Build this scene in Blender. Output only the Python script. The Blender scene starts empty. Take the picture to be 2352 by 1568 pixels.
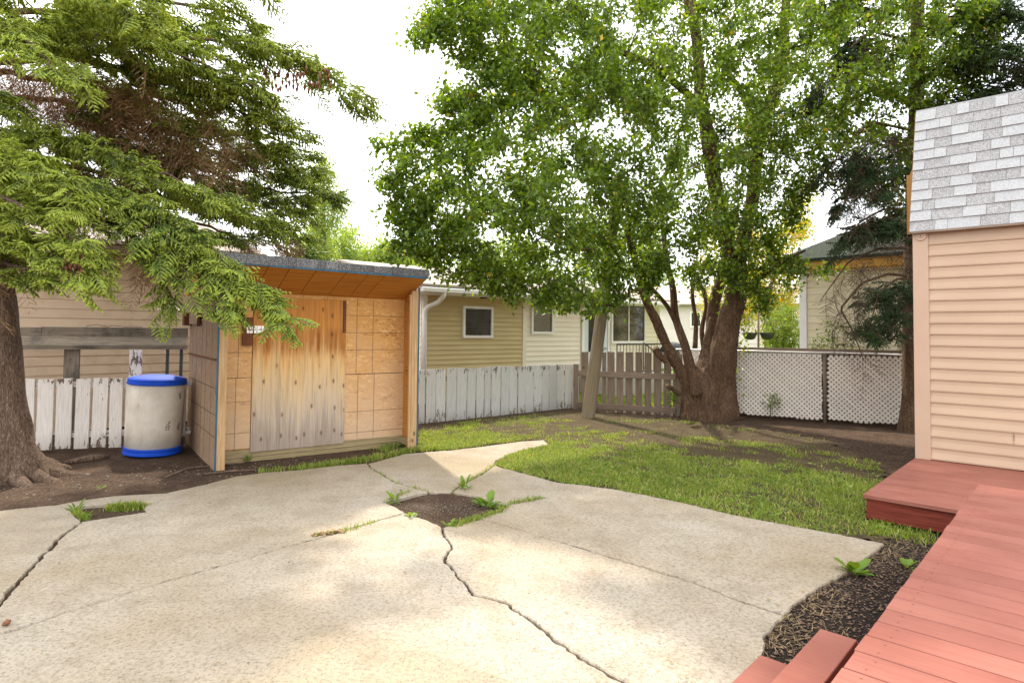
import bpy, bmesh, math, random
import numpy as np
from mathutils import Vector, Matrix, Euler, noise
random.seed(7); rng = np.random.default_rng(11)
S = bpy.context.scene; COL = S.collection
# ------------------------------------------------------------------ camera
H = 1.65; F = 1428.0; CX = 1176.0; CY = 710.0
cam_d = bpy.data.cameras.new('camera'); cam = bpy.data.objects.new('camera', cam_d); COL.objects.link(cam)
CAMR = Matrix.Rotation(math.radians(92.0), 3, 'X') @ Matrix.Rotation(math.radians(0.6), 3, 'Z')
cam.matrix_world = Matrix.Translation((0, 0, H)) @ CAMR.to_4x4()
cam_d.sensor_width = 36; cam_d.lens = 36*F/2352; cam_d.shift_y = -(784-CY)/2352
cam_d.clip_start = .05; cam_d.clip_end = 900
S.camera = cam
S.render.resolution_x = 1024; S.render.resolution_y = 682
# ------------------------------------------------------------------ light
SUN_EL, SUN_AZ = 48.0, -22.0      # azimuth from +Y (view direction), negative = to the left
EXPOSURE = 1.42
w = bpy.data.worlds.new('World'); S.world = w; w.use_nodes = True
nt = w.node_tree; nt.nodes.clear()
wo = nt.nodes.new('ShaderNodeOutputWorld'); bg = nt.nodes.new('ShaderNodeBackground')
sky = nt.nodes.new('ShaderNodeTexSky'); sky.sky_type = 'NISHITA'; sky.sun_disc = False
sky.sun_elevation = math.radians(SUN_EL); sky.sun_rotation = math.radians(SUN_AZ)
sky.air_density = 1.0; sky.dust_density = 2.0
tc = nt.nodes.new('ShaderNodeTexCoord'); mp = nt.nodes.new('ShaderNodeMapping'); mp.inputs['Scale'].default_value = (1, 1, 2.2)
nz = nt.nodes.new('ShaderNodeTexNoise'); nz.inputs['Scale'].default_value = 2.3; nz.inputs['Detail'].default_value = 7; nz.inputs['Roughness'].default_value = .55
rp = nt.nodes.new('ShaderNodeValToRGB'); rp.color_ramp.elements[0].position = .36; rp.color_ramp.elements[1].position = .60
mx = nt.nodes.new('ShaderNodeMix'); mx.data_type = 'RGBA'
rp.color_ramp.elements[0].color = (.62, .62, .62, 1)
nz2 = nt.nodes.new('ShaderNodeTexNoise'); nz2.inputs['Scale'].default_value = 3.1; nz2.inputs['Detail'].default_value = 5
rp2 = nt.nodes.new('ShaderNodeValToRGB')
rp2.color_ramp.elements[0].position = .3; rp2.color_ramp.elements[0].color = (6.6, 6.8, 7.0, 1)
rp2.color_ramp.elements[1].position = .65; rp2.color_ramp.elements[1].color = (9.4, 9.3, 9.1, 1)
nt.links.new(tc.outputs['Generated'], mp.inputs[0]); nt.links.new(mp.outputs[0], nz.inputs[0]); nt.links.new(nz.outputs[0], rp.inputs[0])
nt.links.new(mp.outputs[0], nz2.inputs[0]); nt.links.new(nz2.outputs[0], rp2.inputs[0]); nt.links.new(rp2.outputs[0], mx.inputs[7])
nt.links.new(rp.outputs[0], mx.inputs[0]); nt.links.new(sky.outputs[0], mx.inputs[6])
nt.links.new(mx.outputs[2], bg.inputs[0]); bg.inputs[1].default_value = .15
nt.links.new(bg.outputs[0], wo.inputs[0])
sun_d = bpy.data.lights.new('sun', 'SUN'); sun_d.energy = 2.6; sun_d.angle = math.radians(2.2); sun_d.color = (1, .92, .79)
sun = bpy.data.objects.new('sun', sun_d); COL.objects.link(sun)
_e, _a = math.radians(SUN_EL), math.radians(SUN_AZ)
sdir = Vector((math.sin(_a)*math.cos(_e), math.cos(_a)*math.cos(_e), math.sin(_e)))
sun.rotation_euler = sdir.to_track_quat('Z', 'Y').to_euler(); sun.location = (-5, 10, 20)
S.view_settings.view_transform = 'Standard'; S.view_settings.look = 'None'
S.view_settings.exposure = EXPOSURE; S.view_settings.gamma = 1; S.view_settings.use_curve_mapping = False
S.render.engine = 'CYCLES'; S.cycles.max_bounces = 8; S.cycles.transparent_max_bounces = 8; S.cycles.diffuse_bounces = 4
# ------------------------------------------------------------------ pixel <-> world (photo measured at 2352 px wide)
def ray(u, v): return CAMR @ Vector(((u-CX)/F, (CY-v)/F, -1.0))
def D(u, v, z=0.0):
    r = ray(u, v); t = (z-H)/r.z; return Vector((r.x*t, r.y*t, z))
def P(u, v, Y):
    r = ray(u, v); t = Y/r.y; return Vector((r.x*t, Y, H+r.z*t))
class Frame:
    """vertical facade through p0 along horizontal direction a; n points towards the camera"""
    def __init__(s, p0, p1):
        s.p0 = Vector((p0.x, p0.y, 0)); s.a = Vector((p1.x-p0.x, p1.y-p0.y, 0)).normalized()
        s.n = Vector((s.a.y, -s.a.x, 0))
        if s.n.dot(-s.p0) < 0: s.n = -s.n
    def pt(s, t, z, o=0): return s.p0 + s.a*t + s.n*o + Vector((0, 0, z))
    def sz(s, u, v, o=0):
        r = ray(u, v); q = s.p0 + s.n*o - Vector((0, 0, H)); q.z = 0
        k = s.n.dot(Vector((q.x, q.y, 0)))/s.n.dot(Vector((r.x, r.y, 0)))
        h = Vector((r.x*k, r.y*k, H+r.z*k)); return (h-s.p0).dot(s.a), h.z
UP = Vector((0, 0, 1))
# ------------------------------------------------------------------ objects
ORG = {}
def tag(o, label=None, cat=None, group=None, kind=None):
    for k, v in (('label', label), ('category', cat), ('group', group), ('kind', kind)):
        if v: o[k] = v
    return o
def thing(name, label, cat, loc, group=None, kind=None):
    o = bpy.data.objects.new(name, None); COL.objects.link(o); o.location = loc; o.empty_display_size = .1
    ORG[o] = Vector(loc); return tag(o, label, cat, group, kind)
def link(name, me, parent=None, org=None):
    o = bpy.data.objects.new(name, me); COL.objects.link(o)
    if parent is not None: o.parent = parent; ORG[o] = ORG[parent]
    else: ORG[o] = Vector(org) if org is not None else Vector((0, 0, 0)); o.location = ORG[o]
    return o
def mobj(name, verts, faces, mats, parent=None, org=None, uvs=None, smooth=False, midx=None, attr=None):
    O = ORG[parent] if parent is not None else (Vector(org) if org is not None else Vector((0, 0, 0)))
    me = bpy.data.meshes.new(name)
    me.from_pydata([(v[0]-O[0], v[1]-O[1], v[2]-O[2]) for v in verts], [], faces)
    if uvs is not None:
        l = me.uv_layers.new(name='UVMap'); l.data.foreach_set('uv', np.array(uvs, dtype=np.float32).ravel())
    for m in (mats if isinstance(mats, (list, tuple)) else [mats]): me.materials.append(m)
    if midx is not None: me.polygons.foreach_set('material_index', midx)
    if smooth: me.polygons.foreach_set('use_smooth', [True]*len(me.polygons))
    me.update(); return link(name, me, parent, org)
def npobj(name, V, Fc, mats, parent=None, org=None, smooth=False, tint=None, midx=None):
    """numpy mesh; Fc is an (n,3) or (n,4) array; tint is a per-vertex float attribute"""
    O = ORG[parent] if parent is not None else (Vector(org) if org is not None else Vector((0, 0, 0)))
    V = np.asarray(V, dtype=np.float32) - np.array(O, dtype=np.float32); Fc = np.asarray(Fc, dtype=np.int32)
    me = bpy.data.meshes.new(name); n, k = Fc.shape
    me.vertices.add(len(V)); me.vertices.foreach_set('co', V.ravel())
    me.loops.add(n*k); me.loops.foreach_set('vertex_index', Fc.ravel())
    me.polygons.add(n); me.polygons.foreach_set('loop_start', np.arange(0, n*k, k, dtype=np.int32))
    me.polygons.foreach_set('loop_total', np.full(n, k, dtype=np.int32))
    if smooth: me.polygons.foreach_set('use_smooth', np.ones(n, dtype=bool))
    for m in (mats if isinstance(mats, (list, tuple)) else [mats]): me.materials.append(m)
    if midx is not None: me.polygons.foreach_set('material_index', np.asarray(midx, dtype=np.int32))
    if tint is not None:
        a = me.attributes.new('tint', 'FLOAT', 'POINT'); a.data.foreach_set('value', np.asarray(tint, dtype=np.float32))
    me.update(calc_edges=True); me.validate(); return link(name, me, parent, org)
BOXF = [(0, 3, 2, 1), (4, 5, 6, 7), (0, 1, 5, 4), (1, 2, 6, 5), (2, 3, 7, 6), (3, 0, 4, 7)]
def hexa(c, name, mat, parent=None, org=None, uvax=None, bev=0):
    """8 corner box: c[0..3] bottom ring, c[4..7] top ring; grain (uv x) along uvax"""
    c = [Vector(q) for q in c]
    a = Vector(uvax).normalized() if uvax is not None else (c[1]-c[0]).normalized()
    if bev > 0:
        bm = bmesh.new(); vs = [bm.verts.new(q) for q in c]
        for f in BOXF: bm.faces.new([vs[i] for i in f])
        bm.normal_update()
        bmesh.ops.bevel(bm, geom=bm.edges[:], offset=bev, segments=1, affect='EDGES', profile=.5)
        bmesh.ops.recalc_face_normals(bm, faces=bm.faces)
        bm.verts.ensure_lookup_table(); V = [v.co.copy() for v in bm.verts]; Fs = [tuple(v.index for v in f.verts) for f in bm.faces]
        bm.free()
    else:
        V, Fs = c, BOXF
        cen = sum(c, Vector())/8
        f = BOXF[0]; nn = (V[f[1]]-V[f[0]]).cross(V[f[2]]-V[f[0]])
        if nn.dot(V[f[0]]-cen) < 0: Fs = [tuple(reversed(q)) for q in BOXF]
    uv = []
    for f in Fs:
        n = (V[f[1]]-V[f[0]]).cross(V[f[2]]-V[f[1]])
        if n.length > 1e-12: n.normalize()
        t = a - n*a.dot(n)
        if t.length < .3: t = UP - n*UP.dot(n)
        if t.length < .3: t = Vector((1, 0, 0))
        t.normalize(); b = n.cross(t)
        for i in f: uv.append(((V[i]-c[0]).dot(t), (V[i]-c[0]).dot(b)))
    return mobj(name, V, Fs, mat, parent, org, uv)
def box(p, a, b, c, name, mat, parent=None, org=None, bev=0):
    """corner p and three edge vectors, a = grain"""
    p, a, b, c = Vector(p), Vector(a), Vector(b), Vector(c)
    return hexa([p, p+a, p+a+b, p+b, p+c, p+a+c, p+a+b+c, p+b+c], name, mat, parent, org, a, bev)
def fbox(fr, s0, s1, z0, z1, o0, o1, name, mat, parent, vert=False, bev=0):
    """box on a facade frame"""
    p = fr.pt(s0, z0, o0); A = fr.a*(s1-s0); Z = UP*(z1-z0); N = fr.n*(o1-o0)
    return box(p, Z, N, A, name, mat, parent, None, bev) if vert else box(p, A, N, Z, name, mat, parent, None, bev)
def tube_arrays(pts, rad, sides=8, cap=True):
    pts = [Vector(p) for p in pts]; n = len(pts); V = []; Fs = []
    up = Vector((0, 0, 1)); prev = None
    for i, p in enumerate(pts):
        t = (pts[min(i+1, n-1)]-pts[max(i-1, 0)]).normalized()
        if prev is None:
            x = t.orthogonal().normalized()
        else:
            x = prev - t*prev.dot(t); x.normalize()
        prev = x; y = t.cross(x); r = rad[i] if hasattr(rad, '__len__') else rad
        for k in range(sides):
            an = 2*math.pi*k/sides; V.append(p + (x*math.cos(an)+y*math.sin(an))*r)
    for i in range(n-1):
        for k in range(sides):
            a = i*sides+k; b = i*sides+(k+1) % sides; Fs.append((a, b, b+sides, a+sides))
    if cap: Fs.append(tuple(range(sides-1, -1, -1))); Fs.append(tuple(range((n-1)*sides, n*sides)))
    return V, Fs
def tube(pts, rad, name, mat, parent=None, org=None, sides=8, smooth=True):
    V, Fs = tube_arrays(pts, rad, sides); return mobj(name, V, Fs, mat, parent, org, None, smooth)
def merge(parts):
    V = []; Fs = []
    for v, f in parts:
        o = len(V); V += list(v); Fs += [tuple(i+o for i in q) for q in f]
    return V, Fs
def boxva(p, a, b, c):
    p, a, b, c = Vector(p), Vector(a), Vector(b), Vector(c)
    return [p, p+a, p+a+b, p+b, p+c, p+a+c, p+a+b+c, p+b+c], list(BOXF)
# ------------------------------------------------------------------ materials
def NM(name):
    m = bpy.data.materials.new(name); m.use_nodes = True; t = m.node_tree
    b = t.nodes['Principled BSDF']; return m, t, b
def nd(t, ty, **kw):
    n = t.nodes.new(ty)
    for k, v in kw.items():
        if k in n.inputs: n.inputs[k].default_value = v
        else: setattr(n, k, v)
    return n
def rampn(t, src, stops):
    r = nd(t, 'ShaderNodeValToRGB'); e = r.color_ramp.elements
    while len(e) < len(stops): e.new(.5)
    for i, (p, c) in enumerate(stops):
        e[i].position = p; e[i].color = (c, c, c, 1) if not hasattr(c, '__len__') else (*c, 1)
    t.links.new(src, r.inputs[0]); return r.outputs[0]
def mixn(t, fac, a, b, mode='MIX'):
    m = nd(t, 'ShaderNodeMix', data_type='RGBA', blend_type=mode)
    for i, x in ((0, fac), (6, a), (7, b)):
        if hasattr(x, 'links') or hasattr(x, 'is_linked'): t.links.new(x, m.inputs[i])
        elif hasattr(x, '__len__'): m.inputs[i].default_value = (*x, 1)
        else: m.inputs[i].default_value = x
    return m.outputs[2]
def mth(t, op, a, b=0.0, c=0.0):
    m = nd(t, 'ShaderNodeMath', operation=op)
    for i, x in enumerate((a, b, c)):
        if hasattr(x, 'is_linked'): t.links.new(x, m.inputs[i])
        else: m.inputs[i].default_value = x
    return m.outputs[0]
def coords(t, src='Object', scale=(1, 1, 1), rot=0.0):
    tcn = nd(t, 'ShaderNodeTexCoord'); m = nd(t, 'ShaderNodeMapping'); m.inputs['Scale'].default_value = scale
    m.inputs['Rotation'].default_value = (0, 0, rot); t.links.new(tcn.outputs[src], m.inputs[0]); return m.outputs[0]
def noi(t, vec, scale, detail=5, rough=.55, rnd=True, dist=0):
    n = nd(t, 'ShaderNodeTexNoise', noise_dimensions='4D'); n.inputs['Scale'].default_value = scale
    n.inputs['Detail'].default_value = detail; n.inputs['Roughness'].default_value = rough; n.inputs['Distortion'].default_value = dist
    t.links.new(vec, n.inputs['Vector'])
    if rnd:
        oi = nd(t, 'ShaderNodeObjectInfo'); t.links.new(mth(t, 'MULTIPLY', oi.outputs['Random'], 37.0), n.inputs['W'])
    return n.outputs[0]
def bump(t, b, h, strength=.3, dist=.01):
    n = nd(t, 'ShaderNodeBump'); n.inputs['Strength'].default_value = strength; n.inputs['Distance'].default_value = dist
    t.links.new(h, n.inputs['Height']); t.links.new(n.outputs[0], b.inputs['Normal'])
def objvar(t, col, amt):
    oi = nd(t, 'ShaderNodeObjectInfo'); f = mth(t, 'ADD', mth(t, 'MULTIPLY', oi.outputs['Random'], amt), 1-amt/2)
    h = nd(t, 'ShaderNodeHueSaturation'); t.links.new(col, h.inputs['Color']); t.links.new(f, h.inputs['Value']); return h.outputs[0]
def simple(name, c1, c2, scale=6, rough=.7, bs=.2, src='Object', stretch=(1, 1, 1), var=.1, bd=.004, metal=0, dscale=None, spec=.5, dirt=None):
    m, t, b = NM(name); v = coords(t, src, stretch); n = noi(t, v, scale)
    c = rampn(t, n, [(.32, c1), (.68, c2)])
    if dirt:
        n2 = noi(t, coords(t, src), dirt[1], 6, .7); c = mixn(t, rampn(t, n2, [(dirt[2], 0.0), (dirt[3], 1.0)]), c, dirt[0])
    if var: c = objvar(t, c, var)
    t.links.new(c, b.inputs['Base Color']); b.inputs['Roughness'].default_value = rough; b.inputs['Metallic'].default_value = metal
    b.inputs['Specular IOR Level'].default_value = spec
    if bs: bump(t, b, noi(t, v, dscale or scale*6, 3), bs, bd)
    return m
def wood(name, c1, c2, c3, rough=.8, scale=1, knots=True, var=.2, dirt=None):
    """grain along uv x"""
    m, t, b = NM(name); v = coords(t, 'UV', (1.2*scale, 16*scale, 1)); n = noi(t, v, 2.2, 6, .6, dist=.6)
    v2 = coords(t, 'UV', (2*scale, 90*scale, 1)); n2 = noi(t, v2, 1.6, 4, .7)
    c = rampn(t, n, [(.3, c1), (.5, c2), (.72, c3)])
    c = mixn(t, rampn(t, n2, [(.42, .55), (.6, 0.0)]), c, c1)
    if knots:
        vo = nd(t, 'ShaderNodeTexVoronoi'); vo.inputs['Scale'].default_value = 2.3*scale; vo.inputs['Randomness'].default_value = 1
        oi = nd(t, 'ShaderNodeObjectInfo'); mpv = nd(t, 'ShaderNodeVectorMath', operation='ADD')
        t.links.new(coords(t, 'UV', (1, 1.9, 1)), mpv.inputs[0]); cmb = nd(t, 'ShaderNodeCombineXYZ')
        t.links.new(mth(t, 'MULTIPLY', oi.outputs['Random'], 19.0), cmb.inputs[0]); t.links.new(mth(t, 'MULTIPLY', oi.outputs['Random'], 7.0), cmb.inputs[1])
        t.links.new(cmb.outputs[0], mpv.inputs[1]); t.links.new(mpv.outputs[0], vo.inputs['Vector'])
        c = mixn(t, rampn(t, vo.outputs['Distance'], [(.05, .85), (.10, 0.0)]), c, tuple(x*.35 for x in c1))
    if dirt:
        nn = noi(t, coords(t, 'Object'), dirt[1], 6, .7); c = mixn(t, rampn(t, nn, [(dirt[2], 0.0), (dirt[3], 1.0)]), c, dirt[0])
    c = objvar(t, c, var); t.links.new(c, b.inputs['Base Color']); b.inputs['Roughness'].default_value = rough
    b.inputs['Specular IOR Level'].default_value = .25
    bump(t, b, n2, .5, .003); return m
def peel(name, paint, bare, amt=.5, grime=(.35, .3, .25)):
    m, t, b = NM(name); v = coords(t, 'UV', (3, 9, 1)); n = noi(t, v, 1.6, 9, .72)
    vz = coords(t, 'UV'); sp = nd(t, 'ShaderNodeSeparateXYZ'); t.links.new(vz, sp.inputs[0])
    lowz = rampn(t, sp.outputs[0], [(.03, 1.0), (.22, 0.0)]); hiz = rampn(t, sp.outputs[0], [(.80, 0.0), (.90, .8)])
    k = mth(t, 'ADD', n, mth(t, 'MULTIPLY', mth(t, 'ADD', lowz, hiz), .12))
    k = mth(t, 'ADD', k, mth(t, 'MULTIPLY', nd(t, 'ShaderNodeObjectInfo').outputs['Random'], .05))
    mask = rampn(t, k, [(amt, 0.0), (amt+.012, 1.0)])
    n2 = noi(t, coords(t, 'UV', (3, 60, 1)), 1.5, 5, .65)
    pc = mixn(t, rampn(t, n2, [(.35, .45), (.62, 0.0)]), paint, grime)
    pc = mixn(t, mth(t, 'MULTIPLY', lowz, .45), pc, grime)
    bc = mixn(t, n2, bare, tuple(x*.5 for x in bare))
    c = objvar(t, mixn(t, mask, pc, bc), .12); t.links.new(c, b.inputs['Base Color']); b.inputs['Roughness'].default_value = .75
    bump(t, b, mth(t, 'SUBTRACT', mth(t, 'MULTIPLY', n2, .3), mask), .6, .002); return m
def osb(name, pale, mid, dark, flake=1.0, weather=None):
    m, t, b = NM(name); cols = []
    base = None
    for i, (rot, sc) in enumerate(((.5, (9, 34, 1)), (-.7, (11, 30, 1)), (1.9, (9, 32, 1)))):
        vo = nd(t, 'ShaderNodeTexVoronoi'); vo.inputs['Scale'].default_value = 1.0*flake
        t.links.new(coords(t, 'UV', sc, rot), vo.inputs['Vector'])
        sx = nd(t, 'ShaderNodeSeparateColor'); t.links.new(vo.outputs['Color'], sx.inputs[0]); cols.append(sx.outputs[i % 3])
    a = mixn(t, rampn(t, noi(t, coords(t, 'UV'), 22, 2), [(.48, 0.0), (.52, 1.0)]), cols[0], cols[1])
    a = mixn(t, rampn(t, noi(t, coords(t, 'UV'), 17, 2, rnd=False), [(.5, 0.0), (.54, 1.0)]), a, cols[2])
    c = rampn(t, a, [(0.0, dark), (.14, mid), (.6, mid), (1.0, pale)])
    g = noi(t, coords(t, 'UV', (1, 1, 1)), 2.2, 5, .6)
    c = mixn(t, rampn(t, g, [(.35, .7), (.6, 0.0)]), c, mid)
    if weather:
        sp = nd(t, 'ShaderNodeSeparateXYZ'); t.links.new(coords(t, 'Object'), sp.inputs[0])
        h = mth(t, 'ADD', mth(t, 'MULTIPLY', sp.outputs[2], .5), mth(t, 'MULTIPLY', mth(t, 'SUBTRACT', g, .5), .9))
        c = mixn(t, rampn(t, h, [(weather[1], 1.0), (weather[2], 0.0)]), c, mixn(t, .62, c, weather[0]))
    c = objvar(t, c, .08); t.links.new(c, b.inputs['Base Color']); b.inputs['Roughness'].default_value = .75; b.inputs['Specular IOR Level'].default_value = .25
    bump(t, b, a, .35, .002); return m
def leafmat(name, cols, trans=.45, gloss=.28, rough=.45, attr=False):
    m = bpy.data.materials.new(name); m.use_nodes = True; t = m.node_tree; b = t.nodes['Principled BSDF']; out = t.nodes['Material Output']
    g = nd(t, 'ShaderNodeNewGeometry')
    if attr:
        at = nd(t, 'ShaderNodeAttribute', attribute_name='tint'); f = at.outputs['Fac']
    else: f = g.outputs['Random Per Island']
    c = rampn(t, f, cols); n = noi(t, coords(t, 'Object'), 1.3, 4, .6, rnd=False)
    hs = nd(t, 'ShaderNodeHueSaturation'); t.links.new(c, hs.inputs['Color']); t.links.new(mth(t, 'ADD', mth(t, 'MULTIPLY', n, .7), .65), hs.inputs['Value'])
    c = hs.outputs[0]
    t.links.new(c, b.inputs['Base Color']); b.inputs['Roughness'].default_value = rough; b.inputs['Specular IOR Level'].default_value = gloss
    tr = nd(t, 'ShaderNodeBsdfTranslucent')
    ct = mixn(t, 1.0, c, (1.5, 1.35, .35), 'MULTIPLY'); t.links.new(ct, tr.inputs[0])
    ms = nd(t, 'ShaderNodeMixShader'); ms.inputs[0].default_value = trans
    t.links.new(b.outputs[0], ms.inputs[1]); t.links.new(tr.outputs[0], ms.inputs[2]); t.links.new(ms.outputs[0], out.inputs[0]); return m
def bark(name, c1, c2, c3, scale=1):
    m, t, b = NM(name); v = coords(t, 'Object', (22*scale, 22*scale, 2.6*scale)); n = noi(t, v, 1, 7, .65, dist=.5)
    vo = nd(t, 'ShaderNodeTexVoronoi', feature='DISTANCE_TO_EDGE'); vo.inputs['Scale'].default_value = 1
    t.links.new(coords(t, 'Object', (34*scale, 34*scale, 7*scale)), vo.inputs['Vector'])
    c = rampn(t, n, [(.3, c1), (.5, c2), (.7, c3)])
    big = noi(t, coords(t, 'Object'), 2.5, 4); c = mixn(t, rampn(t, big, [(.4, 0.0), (.65, .6)]), c, c1)
    c = mixn(t, mth(t, 'MULTIPLY', rampn(t, vo.outputs['Distance'], [(0.0, .55), (.10, 0.0)]), rampn(t, noi(t, coords(t, 'Object'), 9*scale, 4), [(.4, 0.0), (.6, 1.0)])), c, tuple(x*.35 for x in c1))
    fl = noi(t, coords(t, 'Object', (1, 1, .45)), 42*scale, 5, .7); c = mixn(t, rampn(t, fl, [(.36, .6), (.5, 0.0)]), c, tuple(x*.45 for x in c1)); c = mixn(t, rampn(t, fl, [(.55, 0.0), (.68, .55)]), c, tuple(min(1, x*1.6) for x in c3))
    t.links.new(c, b.inputs['Base Color']); b.inputs['Roughness'].default_value = .95; b.inputs['Specular IOR Level'].default_value = .15
    bump(t, b, mth(t, 'ADD', mth(t, 'ADD', n, mth(t, 'MULTIPLY', fl, .6)), rampn(t, vo.outputs['Distance'], [(0.0, 0.0), (.2, .35)])), .9, .02); return m
# ================================================================== materials used
def concrete_mat():
    m, t, b = NM('concrete'); o = coords(t, 'Object')
    big = noi(t, o, .55, 5, .6, rnd=False); mid = noi(t, o, 3.2, 7, .65, rnd=False); fine = noi(t, o, 42, 8, .75, rnd=False)
    vf = noi(t, o, 120, 3, .6, rnd=False)
    c = rampn(t, big, [(.34, (.31, .25, .165)), (.50, (.37, .31, .235)), (.66, (.40, .35, .285))])
    c = mixn(t, rampn(t, mid, [(.36, .5), (.54, 0.0)]), c, (.235, .185, .125))
    c = mixn(t, rampn(t, fine, [(.40, .55), (.52, 0.0)]), c, (.13, .105, .07))
    c = mixn(t, rampn(t, fine, [(.58, 0.0), (.75, .6)]), c, (.50, .45, .38))
    sp = nd(t, 'ShaderNodeTexVoronoi'); sp.inputs['Scale'].default_value = 62; t.links.new(o, sp.inputs['Vector'])
    sc = nd(t, 'ShaderNodeSeparateColor'); t.links.new(sp.outputs['Color'], sc.inputs[0])
    dots = mth(t, 'MULTIPLY', rampn(t, sp.outputs['Distance'], [(.20, 1.0), (.32, 0.0)]), rampn(t, sc.outputs[0], [(.55, 0.0), (.75, 1.0)]))
    c = mixn(t, mth(t, 'MULTIPLY', dots, .7), c, (.13, .11, .09))
    sp2 = nd(t, 'ShaderNodeTexVoronoi'); sp2.inputs['Scale'].default_value = 6; t.links.new(o, sp2.inputs['Vector'])
    s2 = nd(t, 'ShaderNodeSeparateColor'); t.links.new(sp2.outputs['Color'], s2.inputs[0])
    d2 = mth(t, 'MULTIPLY', rampn(t, sp2.outputs['Distance'], [(.035, 1.0), (.06, 0.0)]), rampn(t, s2.outputs[1], [(.6, 0.0), (.65, 1.0)]))
    c = mixn(t, mth(t, 'MULTIPLY', d2, .8), c, (.05, .04, .03))
    mo = noi(t, coords(t, 'Object', (1, 1, 1)), 1.25, 9, .75, rnd=False); c = mixn(t, rampn(t, mo, [(.58, 0.0), (.72, .28)]), c, (.20, .17, .085))
    t.links.new(c, b.inputs['Base Color']); b.inputs['Roughness'].default_value = .92; b.inputs['Specular IOR Level'].default_value = .2
    hgt = mth(t, 'ADD', mth(t, 'MULTIPLY', fine, .8), mth(t, 'SUBTRACT', mth(t, 'MULTIPLY', vf, .25), mth(t, 'MULTIPLY', dots, .25)))
    bump(t, b, hgt, .6, .012); return m
M = {}
M['concrete'] = concrete_mat()
def soil_mat(name, a, bcol, c3, sc=5):
    m, t, b = NM(name); o = coords(t, 'Object'); n1 = noi(t, o, sc, 8, .72, rnd=False); n2 = noi(t, o, sc*9, 6, .7, rnd=False)
    c = rampn(t, n1, [(.33, a), (.55, bcol), (.72, c3)])
    c = mixn(t, rampn(t, n2, [(.38, .85), (.52, 0.0)]), c, tuple(x*.35 for x in a)); n3 = noi(t, o, sc*30, 4, .7, rnd=False); c = mixn(t, rampn(t, n3, [(.60, 0.0), (.68, .7)]), c, tuple(min(1, x*2.6) for x in c3))
    c = mixn(t, rampn(t, n2, [(.62, 0.0), (.72, .5)]), c, tuple(min(1, x*1.8) for x in c3))
    t.links.new(c, b.inputs['Base Color']); b.inputs['Roughness'].default_value = 1; b.inputs['Specular IOR Level'].default_value = .1
    bump(t, b, mth(t, 'ADD', n1, mth(t, 'MULTIPLY', n2, .6)), 1.0, .03); return m
M['soil'] = soil_mat('soil', (.055, .034, .023), (.10, .065, .044), (.15, .105, .075))
M['mulch'] = soil_mat('mulch', (.022, .016, .014), (.04, .03, .026), (.09, .07, .05), 14)
M['turf'] = soil_mat('turf_soil', (.065, .045, .025), (.10, .075, .04), (.15, .12, .065), 4)
M['nlawn'] = simple('far_lawn', (.10, .17, .02), (.17, .26, .035), .8, .95, .6, bd=.03, dscale=30, var=0)
M['stone'] = simple('pebble', (.075, .055, .04), (.24, .19, .14), 30, .8, .2, var=0)
M['straw'] = simple('dry_straw', (.14, .09, .045), (.36, .26, .13), 20, .9, 0, var=0)
# ================================================================== ground sheets
def gz(x, y):
    """gentle undulation of the bare earth, always below the paving"""
    return -.035 + .018*noise.noise(Vector((x*.55, y*.55, 3))) + .010*noise.noise(Vector((x*2.1, y*2.1, 9))) + .004*noise.noise(Vector((x*9, y*9, 1)))
def sheet(name, xs, ys, zf, mat, kind='structure', inside=None):
    V = [(x, y, zf(x, y)) for y in ys for x in xs]; nx = len(xs); Fs = []
    for j in range(len(ys)-1):
        for i in range(nx-1):
            if inside and not inside((xs[i]+xs[i+1])/2, (ys[j]+ys[j+1])/2): continue
            Fs.append((j*nx+i, j*nx+i+1, (j+1)*nx+i+1, (j+1)*nx+i))
    o = mobj(name, V, Fs, mat, None, (0, 0, 0), None, True); tag(o, kind=kind); return o
def seq(*segs):
    out = []
    for a, b, st in segs:
        out += list(np.arange(a, b, st))
    return [float(x) for x in out]
xs = seq((-400, -60, 68), (-60, -12, 6), (-12, 12, .12), (12, 60, 6), (60, 401, 68)); ys = seq((-300, -20, 70), (-20, 0, 2), (0, 15.6, .12), (15.6, 60, 3), (60, 401, 68))
sheet('ground', xs, ys, lambda x, y: gz(x, y) if y < 15.5 and abs(x) < 12 else -.05, M['soil'])
def poly(pts, z=0): return [D(u, v, z) for u, v in pts]
def inpoly(x, y, pl):
    c = False; j = len(pl)-1
    for i in range(len(pl)):
        if (pl[i][1] > y) != (pl[j][1] > y) and x < (pl[j][0]-pl[i][0])*(y-pl[i][1])/(pl[j][1]-pl[i][1])+pl[i][0]: c = not c
        j = i
    return c
def inpoly_np(X, Y, pl):
    c = np.zeros(len(X), bool); j = len(pl)-1
    for i in range(len(pl)):
        yi, yj, xi, xj = pl[i][1], pl[j][1], pl[i][0], pl[j][0]
        if yi != yj:
            c ^= ((yi > Y) != (yj > Y)) & (X < (xj-xi)*(Y-yi)/(yj-yi)+xi)
        j = i
    return c
LAWN = poly([(962, 1030), (962, 985), (1100, 962), (1330, 940), (1420, 950), (1560, 965), (1760, 985), (1900, 1010), (2010, 1060), (2040, 1095), (1990, 1130),
             (1985, 1195), (2050, 1222), (2028, 1246), (1923, 1227), (1835, 1211), (1688, 1184), (1568, 1155), (1481, 1137), (1416, 1125), (1327, 1113), (1214, 1090), (1136, 1066),
             (1156, 1047), (1202, 1032), (1261, 1020), (1249, 1007), (1199, 1010), (1024, 1032)])
sheet('lawn', seq((-2.6, 7.6, .12)), seq((5, 14.2, .12)), lambda x, y: -.012+.5*(gz(x, y)+.035), M['turf'], inside=lambda x, y: inpoly(x, y, LAWN))
NL0, NL1 = D(1330, 930), D(2400, 1000)
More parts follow.
